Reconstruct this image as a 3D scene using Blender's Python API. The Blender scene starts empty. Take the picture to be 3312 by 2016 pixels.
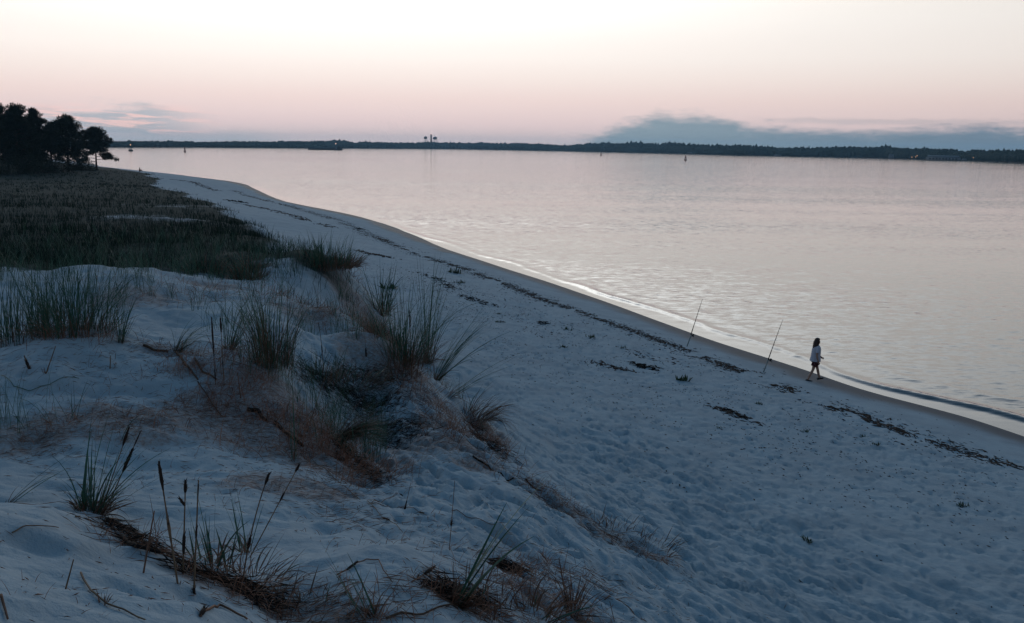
import bpy, bmesh, math, random
import numpy as np
from mathutils import Vector, Matrix

# ---------------------------------------------------------------- camera
scene = bpy.context.scene
COL = scene.collection
F = 3000.0; CX = 1656.0; CY = 1008.0          # focal length and centre in photo pixels
CAM_Z = 8.8
PITCH = math.atan2(1008 - 476, F)
ROLL = math.atan2(48, 3312)
cam_d = bpy.data.cameras.new('camera')
cam_d.lens = F / 3312 * 36
cam_d.sensor_width = 36
cam_d.sensor_fit = 'HORIZONTAL'
cam_d.clip_start = 0.05
cam_d.clip_end = 20000
cam = bpy.data.objects.new('camera', cam_d)
COL.objects.link(cam)
CAM_R = Matrix.Rotation(math.pi / 2 - PITCH, 4, 'X') @ Matrix.Rotation(ROLL, 4, 'Z')
cam.matrix_world = Matrix.Translation((0, 0, CAM_Z)) @ CAM_R
scene.camera = cam

# ---------------------------------------------------------------- render / exposure
scene.render.engine = 'CYCLES'
scene.cycles.use_denoising = True
scene.cycles.max_bounces = 6
scene.cycles.diffuse_bounces = 3
scene.cycles.glossy_bounces = 3
scene.cycles.volume_bounces = 0
scene.view_settings.view_transform = 'Standard'
scene.view_settings.look = 'None'
scene.view_settings.gamma = 1
scene.view_settings.exposure = 0.0
scene.view_settings.use_curve_mapping = False

# ---------------------------------------------------------------- node helpers
class NT:
    def __init__(self, tree):
        self.t = tree; self.n = tree.nodes; self.l = tree.links
    def node(self, typ, **kw):
        nd = self.n.new(typ)
        for k, v in kw.items(): setattr(nd, k, v)
        return nd
    def put(self, sock, v):
        if hasattr(v, 'is_output'): self.l.new(v, sock)
        elif v is not None: sock.default_value = v
    def math(self, op, a, b=None, c=None, clamp=False):
        nd = self.node('ShaderNodeMath', operation=op, use_clamp=clamp)
        self.put(nd.inputs[0], a)
        if b is not None: self.put(nd.inputs[1], b)
        if c is not None: self.put(nd.inputs[2], c)
        return nd.outputs[0]
    def vmath(self, op, a, b=None):
        nd = self.node('ShaderNodeVectorMath', operation=op)
        self.put(nd.inputs[0], a)
        if b is not None: self.put(nd.inputs[1], b)
        return nd.outputs[0]
    def mix(self, f, a, b):
        nd = self.node('ShaderNodeMix', data_type='RGBA')
        self.put(nd.inputs[0], f); self.put(nd.inputs[6], a); self.put(nd.inputs[7], b)
        return nd.outputs[2]
    def mixf(self, f, a, b):
        nd = self.node('ShaderNodeMix', data_type='FLOAT')
        self.put(nd.inputs[0], f); self.put(nd.inputs[2], a); self.put(nd.inputs[3], b)
        return nd.outputs[0]
    def mulc(self, a, b):
        nd = self.node('ShaderNodeMix', data_type='RGBA', blend_type='MULTIPLY')
        nd.inputs[0].default_value = 1
        self.put(nd.inputs[6], a); self.put(nd.inputs[7], b)
        return nd.outputs[2]
    def ramp(self, f, stops, interp='LINEAR'):
        nd = self.node('ShaderNodeValToRGB')
        cr = nd.color_ramp; cr.interpolation = interp
        while len(cr.elements) < len(stops): cr.elements.new(0.5)
        for e, (p, c) in zip(cr.elements, stops):
            e.position = p; e.color = c if len(c) == 4 else (*c, 1)
        self.put(nd.inputs[0], f)
        return nd.outputs[0]
    def noise(self, vec, scale, detail=3, rough=0.5, dist=0.0):
        nd = self.node('ShaderNodeTexNoise')
        if vec is not None: self.l.new(vec, nd.inputs['Vector'])
        nd.inputs['Scale'].default_value = scale
        nd.inputs['Detail'].default_value = detail
        nd.inputs['Roughness'].default_value = rough
        nd.inputs['Distortion'].default_value = dist
        return nd.outputs['Fac']
    def range(self, v, a, b, c=0.0, d=1.0, smooth=True):
        nd = self.node('ShaderNodeMapRange')
        nd.interpolation_type = 'SMOOTHSTEP' if smooth else 'LINEAR'
        self.put(nd.inputs[0], v); self.put(nd.inputs[1], a); self.put(nd.inputs[2], b)
        self.put(nd.inputs[3], c); self.put(nd.inputs[4], d)
        return nd.outputs[0]
    def curve(self, f, pts):
        nd = self.node('ShaderNodeFloatCurve')
        cv = nd.mapping.curves[0]
        while len(cv.points) < len(pts): cv.points.new(0.5, 0.5)
        for p, (x, y) in zip(cv.points, pts): p.location = (x, y)
        nd.mapping.update()
        self.put(nd.inputs['Value'], f)
        return nd.outputs[0]
    def comb(self, x, y, z=0.0):
        nd = self.node('ShaderNodeCombineXYZ')
        self.put(nd.inputs[0], x); self.put(nd.inputs[1], y); self.put(nd.inputs[2], z)
        return nd.outputs[0]

# ---------------------------------------------------------------- world: clear dusk sky, glow in the west (ahead), blue overhead
world = bpy.data.worlds.new('World')
scene.world = world
world.use_nodes = True
w = NT(world.node_tree); w.n.clear()
geo = w.node('ShaderNodeTexCoord').outputs['Generated']
sep = w.node('ShaderNodeSeparateXYZ'); w.l.new(geo, sep.inputs[0])
el = w.math('MULTIPLY', w.math('ARCSINE', sep.outputs[2]), 180 / math.pi)          # degrees
az = w.math('MULTIPLY', w.math('ARCTAN2', sep.outputs[0], sep.outputs[1]), 180 / math.pi)
SKY = [(-2, (.64, .58, .59)), (0.2, (.80, .68, .68)), (1.3, (.90, .71, .70)), (2.8, (.97, .78, .735)), (4.0, (1.02, .885, .825)),
       (5.2, (1.055, .965, .905)), (7.2, (1.06, 1.0, .945)), (9.2, (1.02, .965, .905)), (11, (1.18, 1.18, 1.15)), (13.5, (1.26, 1.31, 1.33)), (17, (.92, 1.02, 1.12)), (23, (.42, .58, .78)),
       (32, (.13, .26, .43)), (48, (.048, .142, .262)), (90, (.022, .088, .188))]
skyc = w.ramp(w.math('DIVIDE', w.math('ADD', el, 2.0), 92.0), [((e + 2) / 92, c) for e, c in SKY])
# dimmer away from the afterglow
ca = w.math('COSINE', w.math('MULTIPLY', w.math('ADD', az, 14.0), math.pi / 180))
dim = w.math('POWER', w.math('MULTIPLY', w.math('ADD', ca, 1.0), 0.5), 1.7)
low = w.range(el, 8.0, 50.0, 1.0, 0.0)
dimf = w.mixf(low, 1.0, w.math('ADD', w.math('MULTIPLY', dim, 0.80), 0.20))
skyd = w.mulc(skyc, w.comb(dimf, dimf, dimf))
# afterglow above the place where the sun went down
gz = w.math('DIVIDE', w.math("ADD", az, 9.0), 23.0); ge = w.math('DIVIDE', w.math('SUBTRACT', el, 16.0), 5.2)
glow = w.math('EXPONENT', w.math('MULTIPLY', w.math('ADD', w.math('MULTIPLY', gz, gz), w.math('MULTIPLY', ge, ge)), -1.0))
gadd = w.node('ShaderNodeMix', data_type='RGBA', blend_type='ADD'); gadd.inputs[0].default_value = 1
w.l.new(skyd, gadd.inputs[6]); w.l.new(w.mulc(w.comb(glow, glow, glow), (3.3, 3.2, 3.0, 1)), gadd.inputs[7])
skyd = gadd.outputs[2]
# low cloud bank / smoke to the right and a thin cloud to the left
cvec = w.comb(w.math('MULTIPLY', az, 0.5), w.math('MULTIPLY', el, 1.6), 0.0)
n1 = w.noise(cvec, 1.1, 5, 0.55)
n2 = w.noise(cvec, 0.45, 4, 0.5)
nw = w.math('ADD', w.math('SUBTRACT', n1, 0.5), w.math('MULTIPLY', w.math('SUBTRACT', w.noise(cvec, 3.4, 4, 0.6), 0.5), 0.5))
azn = w.math('DIVIDE', az, 60.0, clamp=True)
top = w.math('MULTIPLY', w.curve(azn, [(0, 0.02), (0.035, 0.04), (0.062, 0.10), (0.08, 0.18), (0.109, 0.32), (0.134, 0.42), (0.158, 0.455), (0.2, 0.42),
             (0.247, 0.32), (0.30, 0.285), (0.36, 0.30), (0.46, 0.345), (0.7, 0.30), (1, 0.2)]), 5.0)
d1 = w.math('SUBTRACT', w.math('ADD', top, w.math('MULTIPLY', nw, 1.3)), el)
m1 = w.math('MULTIPLY', w.range(d1, -0.25, 0.85), w.range(az, 1.5, 5.0))
st = w.math('ABSOLUTE', w.math('SUBTRACT', w.math('ADD', el, w.math('MULTIPLY', nw, 0.5)), w.math('ADD', 1.72, w.math('MULTIPLY', w.math('SUBTRACT', az, 18.0), -0.012))))
m1b = w.math('MULTIPLY', w.math('MULTIPLY', w.range(st, 0.04, 0.30, 1.0, 0.0), w.range(az, 13, 17.5)), 0.25)
m1 = w.math('MAXIMUM', m1, m1b)
m1 = w.math('MULTIPLY', m1, w.range(az, 70, 110, 1.0, 0.0))
smoke = w.ramp(w.math('ADD', w.math('MULTIPLY', n1, 0.25), w.range(az, 5, 30, 0.0, 0.6)), [(0.0, (.27, .375, .43)), (0.8, (.135, .22, .30))])
c1 = w.mix(w.math('MULTIPLY', m1, 0.92), skyd, smoke)
# left cloud
bandc = w.math('SUBTRACT', 1.0, w.math('ABSOLUTE', w.math('DIVIDE', w.math('SUBTRACT', el, 1.15), 0.95)))
bandl = w.math('MULTIPLY', w.range(az, -28.5, -25.5), w.range(az, -22.0, -17.0, 1.0, 0.0))
m2 = w.math('MULTIPLY', w.range(w.math('ADD', bandc, w.math('MULTIPLY', w.math('SUBTRACT', n2, 0.5), 3.0)), 0.05, 0.55), bandl)
lowl = w.math('MULTIPLY', w.math('MULTIPLY', w.range(el, 0.1, 1.0, 1.0, 0.0), w.range(az, -40, -34)), w.range(az, -17, -12, 1.0, 0.0))
m2 = w.math('MAXIMUM', m2, w.math('MULTIPLY', lowl, 0.8))
c2 = w.mix(w.math('MULTIPLY', m2, 0.78), c1, (.43, .495, .55, 1))
# rosy streaks lit from below the horizon
svec = w.comb(w.math('MULTIPLY', az, 0.22), w.math('ADD', w.math('MULTIPLY', el, 2.2), w.math('MULTIPLY', az, 0.09)), 4.0)
n3 = w.noise(svec, 1.5, 3, 0.5)
m3 = w.math('MULTIPLY', w.range(n3, 0.46, 0.60), w.math('MULTIPLY', w.range(az, -30, -25), w.range(az, -20.5, -16.5, 1.0, 0.0)))
m3 = w.math('MULTIPLY', m3, w.math('MULTIPLY', w.range(el, 0.3, 0.7), w.range(el, 1.5, 2.3, 1.0, 0.0)))
c3 = w.mix(w.math('MULTIPLY', m3, 0.95), c2, (1.04, .72, .67, 1))
bg = w.node('ShaderNodeBackground')
w.l.new(c3, bg.inputs[0]); bg.inputs[1].default_value = 1.0
w.l.new(bg.outputs[0], w.node('ShaderNodeOutputWorld').inputs[0])
world.cycles.sampling_method = 'MANUAL'
world.cycles.sample_map_resolution = 1024

# ---------------------------------------------------------------- general helpers
rng = np.random.default_rng(7)
random.seed(7)

def ray(px, py):
    v = CAM_R.to_3x3() @ Vector(((px - CX) / F, (CY - py) / F, -1.0))
    return v
def at_z(px, py, z=0.0):
    """the point of the level z that the photo shows at (px, py)"""
    v = ray(px, py); k = (z - CAM_Z) / v.z
    return Vector((v.x * k, v.y * k, z))
def at_y(px, py, dist):
    """the point at distance dist (along y) seen at (px, py)"""
    v = ray(px, py); k = dist / v.y
    return Vector((v.x * k, v.y * k, CAM_Z + v.z * k))

def tag(o, label=None, cat=None, group=None, kind=None):
    if label: o['label'] = label
    if cat: o['category'] = cat
    if group: o['group'] = group
    if kind: o['kind'] = kind
    return o
def link(name, data, parent=None):
    o = bpy.data.objects.new(name, data)
    COL.objects.link(o)
    if parent is not None: o.parent = parent
    return o
def empty(name, loc, rz=0.0):
    o = link(name, None); o.location = loc; o.rotation_euler = (0, 0, rz)
    o.empty_display_size = 0.2
    return o
def mesh_np(name, V, faces, mat=None, smooth=False):
    """V (n,3); faces: list of int arrays (m,3) or (m,4)"""
    me = bpy.data.meshes.new(name)
    V = np.asarray(V, dtype=np.float32)
    faces = [np.asarray(f, dtype=np.int32) for f in faces if len(f)]
    me.vertices.add(len(V)); me.vertices.foreach_set('co', V.ravel())
    loops = np.concatenate([f.ravel() for f in faces])
    sizes = np.concatenate([np.full(len(f), f.shape[1], dtype=np.int32) for f in faces])
    starts = np.concatenate([[0], np.cumsum(sizes)[:-1]]).astype(np.int32)
    me.loops.add(len(loops)); me.loops.foreach_set('vertex_index', loops)
    me.polygons.add(len(sizes)); me.polygons.foreach_set('loop_start', starts)
    me.polygons.foreach_set('loop_total', sizes)
    if smooth: me.polygons.foreach_set('use_smooth', np.ones(len(sizes), dtype=bool))
    me.update(calc_edges=True); me.validate()
    if mat: me.materials.append(mat)
    return me
def bm_obj(name, bm, mat, parent=None, smooth=False):
    me = bpy.data.meshes.new(name); bm.to_mesh(me); bm.free()
    if smooth:
        for p in me.polygons: p.use_smooth = True
    me.materials.append(mat)
    return link(name, me, parent)
class MB:
    """collects tubes, boxes, lathes into one mesh"""
    def __init__(self): self.V = []; self.Fs = {3: [], 4: []}; self.n = 0
    def add(self, V, faces):
        self.V.append(np.asarray(V, float))
        for f in faces: self.Fs[len(f)].append([i + self.n for i in f])
        self.n += len(V)
    def tube(self, pts, radii, seg=6, cap=True):
        pts = [Vector(p) for p in pts]
        V = []; fs = []
        up = None
        for i, p in enumerate(pts):
            d = (pts[min(i + 1, len(pts) - 1)] - pts[max(i - 1, 0)]).normalized()
            if up is None:
                up = Vector((0, 0, 1)) if abs(d.z) < 0.9 else Vector((1, 0, 0))
            a = d.cross(up)
            if a.length < 1e-5: a = d.cross(Vector((0.3, 1, 0.2)))
            a.normalize(); b = d.cross(a).normalized(); up = -b
            up = a.cross(d)
            for k in range(seg):
                t = 2 * math.pi * k / seg
                V.append(p + (a * math.cos(t) + b * math.sin(t)) * radii[i])
        for i in range(len(pts) - 1):
            for k in range(seg):
                k2 = (k + 1) % seg
                fs.append((i * seg + k, i * seg + k2, (i + 1) * seg + k2, (i + 1) * seg + k))
        if cap:
            n = len(V); V.append(pts[0]); V.append(pts[-1])
            o = (len(pts) - 1) * seg
            for k in range(seg):
                k2 = (k + 1) % seg
                fs.append((n, k2, k)); fs.append((n + 1, o + k, o + k2))
        self.add([tuple(v) for v in V], fs); return self
    def box(self, c, s, rz=0.0):
        V = []
        for sx in (-1, 1):
            for sy in (-1, 1):
                for sz in (-1, 1):
                    x, y = sx * s[0] / 2, sy * s[1] / 2
                    V.append((c[0] + x * math.cos(rz) - y * math.sin(rz), c[1] + x * math.sin(rz) + y * math.cos(rz), c[2] + sz * s[2] / 2))
        self.add(V, [(0, 1, 3, 2), (4, 6, 7, 5), (0, 4, 5, 1), (2, 3, 7, 6), (0, 2, 6, 4), (1, 5, 7, 3)]); return self
    def lathe(self, c, prof, seg=12):
        """prof: [(r, z)] bottom to top"""
        V = []; fs = []
        for r, z in prof:
            for k in range(seg):
                t = 2 * math.pi * k / seg
                V.append((c[0] + r * math.cos(t), c[1] + r * math.sin(t), c[2] + z))
        for i in range(len(prof) - 1):
            for k in range(seg):
                k2 = (k + 1) % seg
                fs.append((i * seg + k, i * seg + k2, (i + 1) * seg + k2, (i + 1) * seg + k))
        fs2 = []
        n = len(V); V.append((c[0], c[1], c[2] + prof[0][1])); V.append((c[0], c[1], c[2] + prof[-1][1]))
        o = (len(prof) - 1) * seg
        for k in range(seg):
            k2 = (k + 1) % seg
            fs2.append((n, k2, k)); fs2.append((n + 1, o + k, o + k2))
        self.add(V, fs + fs2); return self
    def prism(self, outline, z0, z1):
        n = len(outline)
        V = [(x, y, z0) for x, y in outline] + [(x, y, z1) for x, y in outline]
        fs = [(i, (i + 1) % n, n + (i + 1) % n, n + i) for i in range(n)]
        cx = sum(p[0] for p in outline) / n; cy = sum(p[1] for p in outline) / n
        V += [(cx, cy, z0), (cx, cy, z1)]
        for i in range(n):
            j = (i + 1) % n
            fs.append((2 * n, j, i)); fs.append((2 * n + 1, n + i, n + j))
        self.add(V, fs); return self
    def mesh(self, name, mat, smooth=False):
        V = np.concatenate(self.V)
        fl = [np.array(self.Fs[k]) for k in (3, 4) if self.Fs[k]]
        return mesh_np(name, V, fl, mat, smooth)
    def build(self, name, mat, parent=None, smooth=False):
        return link(name, self.mesh(name, mat, smooth), parent)

# smooth lattice noise
_TAB = np.random.default_rng(3).random((256, 256)) * 2 - 1
def vnoise(x, y):
    xi = np.floor(x).astype(np.int64); yi = np.floor(y).astype(np.int64)
    fx = x - xi; fy = y - yi
    fx = fx * fx * fx * (fx * (fx * 6 - 15) + 10); fy = fy * fy * fy * (fy * (fy * 6 - 15) + 10)
    a = _TAB[xi & 255, yi & 255]; b = _TAB[(xi + 1) & 255, yi & 255]
    c = _TAB[xi & 255, (yi + 1) & 255]; d = _TAB[(xi + 1) & 255, (yi + 1) & 255]
    return (a * (1 - fx) + b * fx) * (1 - fy) + (c * (1 - fx) + d * fx) * fy
def fbm(x, y, o=4, g=0.5):
    s = 0; a = 1
    for i in range(o):
        s = s + a * vnoise(x * 2 ** i + 17.3 * i, y * 2 ** i + 9.1 * i); a *= g
    return s
def sstep(a, b, x):
    t = np.clip((x - a) / (b - a), 0, 1); return t * t * (3 - 2 * t)

# ---------------------------------------------------------------- materials
def material(name, col, rough=0.8, spec=0.3, var=None, scale=8.0, metal=0.0):
    m = bpy.data.materials.new(name); m.use_nodes = True
    t = NT(m.node_tree); b = t.n['Principled BSDF']
    b.inputs['Roughness'].default_value = rough
    b.inputs['Specular IOR Level'].default_value = spec
    b.inputs['Metallic'].default_value = metal
    if var is None: var = tuple(c * 0.6 for c in col)
    tc = t.node('ShaderNodeTexCoord').outputs['Object']
    n = t.noise(tc, scale, 4, 0.6)
    t.l.new(t.mix(t.range(n, 0.3, 0.7), (*col, 1), (*var, 1)), b.inputs['Base Color'])
    return m
def emitter(name, col, strength):
    m = bpy.data.materials.new(name); m.use_nodes = True
    b = m.node_tree.nodes['Principled BSDF']
    b.inputs['Base Color'].default_value = (*col, 1)
    b.inputs['Emission Color'].default_value = (*col, 1)
    b.inputs['Emission Strength'].default_value = strength
    return m

def sand_material():
    m = bpy.data.materials.new('sand'); m.use_nodes = True
    t = NT(m.node_tree); b = t.n['Principled BSDF']
    pos = t.node('ShaderNodeNewGeometry').outputs['Position']
    at = t.node('ShaderNodeAttribute', attribute_name='mask')
    s = t.node('ShaderNodeSeparateColor'); t.l.new(at.outputs['Color'], s.inputs[0])
    wet, lit, veg = s.outputs[0], s.outputs[1], s.outputs[2]
    nb = t.noise(pos, 0.9, 4, 0.6); nf = t.noise(pos, 42, 3, 0.7); ng = t.noise(pos, 260, 2, 0.6)
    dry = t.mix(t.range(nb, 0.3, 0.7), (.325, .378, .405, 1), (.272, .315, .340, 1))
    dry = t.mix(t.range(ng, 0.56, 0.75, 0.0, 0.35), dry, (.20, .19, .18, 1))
    # fine roots and chaff on the brown slopes, with an edge of its own
    edge = t.range(t.math('ADD', lit, t.math('MULTIPLY', t.math('SUBTRACT', t.noise(pos, 5.0, 5, 0.7), 0.5), 1.1)), 0.35, 0.75)
    brown = t.mix(t.range(nf, 0.35, 0.65), (.16, .085, .06, 1), (.24, .16, .125, 1))
    c = t.mix(t.math('MULTIPLY', edge, t.range(t.noise(pos, 14, 4, .7), .32, .68, .25, .85)), dry, brown)
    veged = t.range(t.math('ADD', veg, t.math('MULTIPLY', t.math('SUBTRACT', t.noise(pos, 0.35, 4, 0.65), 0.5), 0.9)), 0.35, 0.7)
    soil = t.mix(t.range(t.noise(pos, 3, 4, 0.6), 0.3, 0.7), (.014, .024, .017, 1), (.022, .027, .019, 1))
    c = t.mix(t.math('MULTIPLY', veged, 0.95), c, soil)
    wn = t.range(t.math('ADD', wet, t.math('MULTIPLY', t.math('SUBTRACT', nb, 0.5), 0.35)), 0.0, 1.0)
    c = t.mix(wn, c, (.088, .087, .092, 1))
    t.l.new(c, b.inputs['Base Color'])
    t.l.new(t.mixf(wn, 0.95, 0.62), b.inputs['Roughness'])
    t.l.new(t.mixf(t.math('MAXIMUM', veged, wn), 0.22, 0.05), b.inputs['Specular IOR Level'])
    bp = t.node('ShaderNodeBump'); bp.inputs['Strength'].default_value = 0.8; bp.inputs['Distance'].default_value = 0.035
    hsum = t.math('ADD', t.math('MULTIPLY', t.noise(pos, 9, 4, 0.6), 1.0), t.math('MULTIPLY', nf, 0.28))
    t.l.new(t.math('MULTIPLY', hsum, t.mixf(wn, 1.0, 0.06)), bp.inputs['Height'])
    t.l.new(bp.outputs[0], b.inputs['Normal'])
    return m
def water_material():
    m = bpy.data.materials.new('water'); m.use_nodes = True
    t = NT(m.node_tree); b = t.n['Principled BSDF']
    pos = t.node('ShaderNodeNewGeometry').outputs['Position']
    at = t.node('ShaderNodeAttribute', attribute_name='calm')
    calm = at.outputs['Fac']
    b.inputs['Base Color'].default_value = (.030, .042, .048, 1)
    t.l.new(t.mixf(calm, 0.08, 0.06), b.inputs['Roughness'])
    b.inputs['IOR'].default_value = 1.333
    b.inputs['Specular IOR Level'].default_value = 0.5
    mb = t.node('ShaderNodeMapping'); t.l.new(pos, mb.inputs[0])
    mb.inputs['Rotation'].default_value = (0, 0, math.radians(-8)); mb.inputs['Scale'].default_value = (0.0045, 0.026, 1.0)
    patch = t.range(t.noise(mb.outputs[0], 1.0, 4, 0.6), 0.34, 0.66, 0.45, 1.5)
    mp = t.node('ShaderNodeMapping'); t.l.new(pos, mp.inputs[0])
    mp.inputs['Rotation'].default_value = (0, 0, math.radians(10)); mp.inputs['Scale'].default_value = (0.28, 1.0, 1.0)
    def slopes(scale, det, amt, off):
        nd = t.node('ShaderNodeTexNoise'); t.l.new(t.vmath('ADD', mp.outputs[0], off), nd.inputs['Vector'])
        nd.inputs['Scale'].default_value = scale; nd.inputs['Detail'].default_value = det; nd.inputs['Roughness'].default_value = .55
        c_ = t.vmath('SUBTRACT', nd.outputs['Color'], (.5, .5, .5))
        return t.vmath('MULTIPLY', c_, (amt * .95, amt, 0.0))
    sl_ = t.vmath('ADD', slopes(5.6, 2, .25, (0, 0, 0)), slopes(.9, 2, .04, (31, 7, 0)))
    amt = t.math('MULTIPLY', patch, t.math('SUBTRACT', 1.0, calm))
    sc = t.node('ShaderNodeVectorMath', operation='SCALE'); t.l.new(sl_, sc.inputs[0]); t.l.new(amt, sc.inputs['Scale'])
    nrm_ = t.node('ShaderNodeNewGeometry').outputs['Normal']
    t.l.new(t.vmath('NORMALIZE', t.vmath('ADD', nrm_, sc.outputs[0])), b.inputs['Normal'])
    return m
M = dict(
    sand=sand_material(), water=water_material(),
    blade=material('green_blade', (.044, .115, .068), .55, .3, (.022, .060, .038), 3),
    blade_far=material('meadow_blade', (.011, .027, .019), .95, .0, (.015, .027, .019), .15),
    dry=material('dry_leaf', (.20, .102, .064), .8, .2, (.095, .050, .034), 5),
    tangle=material('dead_grass', (.33, .155, .095), .85, .15, (.17, .082, .055), 2.5),
    stalk=material('dry_stalk', (.19, .125, .075), .7, .2, (.10, .06, .04), 9),
    head=material('seed_head', (.045, .030, .024), .9, .1, (.022, .016, .014), 30),
    dark=material('dark_debris', (.028, .020, .016), .9, .1, (.012, .010, .010), 6),
    wrack=material('wrack', (.048, .034, .028), .9, .1, (.075, .050, .038), 6),
    rootwood=material('root_wood', (.12, .078, .055), .9, .1, (.05, .032, .025), 8),
    rocket=material('beach_plant_leaf', (.050, .080, .034), .6, .2, (.03, .05, .025), 6),
    needle=material('pine_needle', (.020, .030, .020), .7, .1, (.012, .018, .013), 1.5),
    bark=material('pine_bark', (.055, .040, .032), .9, .1, (.03, .022, .018), 4),
    farwood=material('far_wood', (.028, .038, .026), .9, .05, (.018, .026, .018), .05),
    farland=material('far_land', (.09, .075, .055), .9, .05, (.05, .05, .035), .02),
)
# ---------------------------------------------------------------- the lie of the land
# waterline as the photo shows it (z = 0), near right to far left, then on behind the pines
SHORE_PX = [(3312, 1412), (3121, 1349), (2942, 1303), (2815, 1268), (2688, 1225), (2613, 1200), (2476, 1160), (2345, 1115),
            (2233, 1076), (2130, 1039), (1990, 988), (1897, 955), (1766, 913), (1663, 878), (1547, 839), (1430, 801),
            (1290, 750), (1200, 712), (1071, 687), (925, 653), (865, 634), (815, 608), (730, 588), (633, 573), (560, 562), (487, 556),
            (400, 547), (320, 538)]
SH = [at_z(x, y) for x, y in SHORE_PX]
d0 = (SH[0] - SH[2]).normalized()
SH = [SH[0] + d0 * k for k in (60, 30, 12)] + SH
SH = SH + [Vector((-190, 400, 0)), Vector((-320, 430, 0)), Vector((-700, 470, 0))]
SHA = np.array([(p.x, p.y) for p in SH])

def shore_dist(X, Y):
    """signed distance to the waterline, positive on land, and distance along it"""
    P = np.stack([X, Y], -1).reshape(-1, 2)
    best = np.full(len(P), 1e9); sgn = np.ones(len(P)); along = np.zeros(len(P)); acc = 0.0
    for a, b in zip(SHA[:-1], SHA[1:]):
        ab = b - a; L = np.hypot(*ab)
        t = np.clip(((P - a) @ ab) / (L * L), 0, 1)
        q = P - (a + t[:, None] * ab)
        d = np.hypot(q[:, 0], q[:, 1])
        cr = ab[0] * q[:, 1] - ab[1] * q[:, 0]
        u = d < best
        best[u] = d[u]; sgn[u] = np.where(cr[u] > 0, 1, -1); along[u] = acc + t[u] * L
        acc += L
    return (best * sgn).reshape(X.shape), along.reshape(X.shape)

PROF = [(-60, -2.6), (-25, -1.6), (-10, -0.9), (-3, -0.32), (0, 0), (2.2, .27), (4.7, .62), (8, .98), (12, 1.4), (15.5, 1.85)]
ctrl = []
for i in range(1, len(SHA) - 1):
    p = SHA[i]
    if 3 < i < len(SHA) - 5 and i % 2: continue
    tdir = SHA[i + 1] - SHA[i - 1]; tdir /= np.hypot(*tdir)
    n = np.array([-tdir[1], tdir[0]])       # inland
    dist = np.hypot(*p)
    for s, z in PROF:
        if dist > 90 and s in (2.2, 8, -3): continue
        if dist > 200 and s in (4.7, 12, -10): continue
        if s == 15.5 and dist > 150: z = 1.6
        q = p + n * s
        ctrl.append((q[0], q[1], z))
U = np.array([-0.38, 0.925]); N = np.array([-0.925, -0.38]); O = np.array([4.67, 13.4])
def slope(t, s, z): 
    q = O + U * t + N * s; ctrl.append((q[0], q[1], z))
for t in (-30, -20): 
    for s, z in ((3, 3.5), (6, 5), (10, 6.8), (16, 6.6), (26, 6)): slope(t, s, z)
for t in (-13, -8.5, -4.5):
    for s in (2, 4, 6, 8): slope(t, s, 1.95 + .5 * s)
for s, z in ((2, 2.9), (4, 3.85), (5.8, 4.5)): slope(0, s, z)
for s, z in ((1.6, 2.6), (3.3, 3.45), (4.8, 4.1)): slope(4, s, z)
for s, z in ((1.0, 2.15), (2.4, 3.0), (3.8, 3.85)): slope(7.5, s, z)
for s, z in ((1.2, 2.1), (3.2, 2.7), (5.5, 3.7)): slope(11, s, z)
for s, z in ((0.8, 2.0), (2.6, 2.5), (4.6, 3.8)): slope(16, s, z)
for s, z in ((0.6, 2.0), (2.0, 2.6)): slope(21, s, z)
for x, y, z in ((0, 0, 7.05), (-3, -3, 7.1), (-7, 1, 6.6), (-12, -6, 6.2), (-30, 5, 5.5), (-40, -40, 5), (40, -60, 3), (-80, 60, 4.2), (-150, 0, 4), (-400, 100, 3), (-300, 300, 2.4)):
    ctrl.append((x, y, z))
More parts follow.
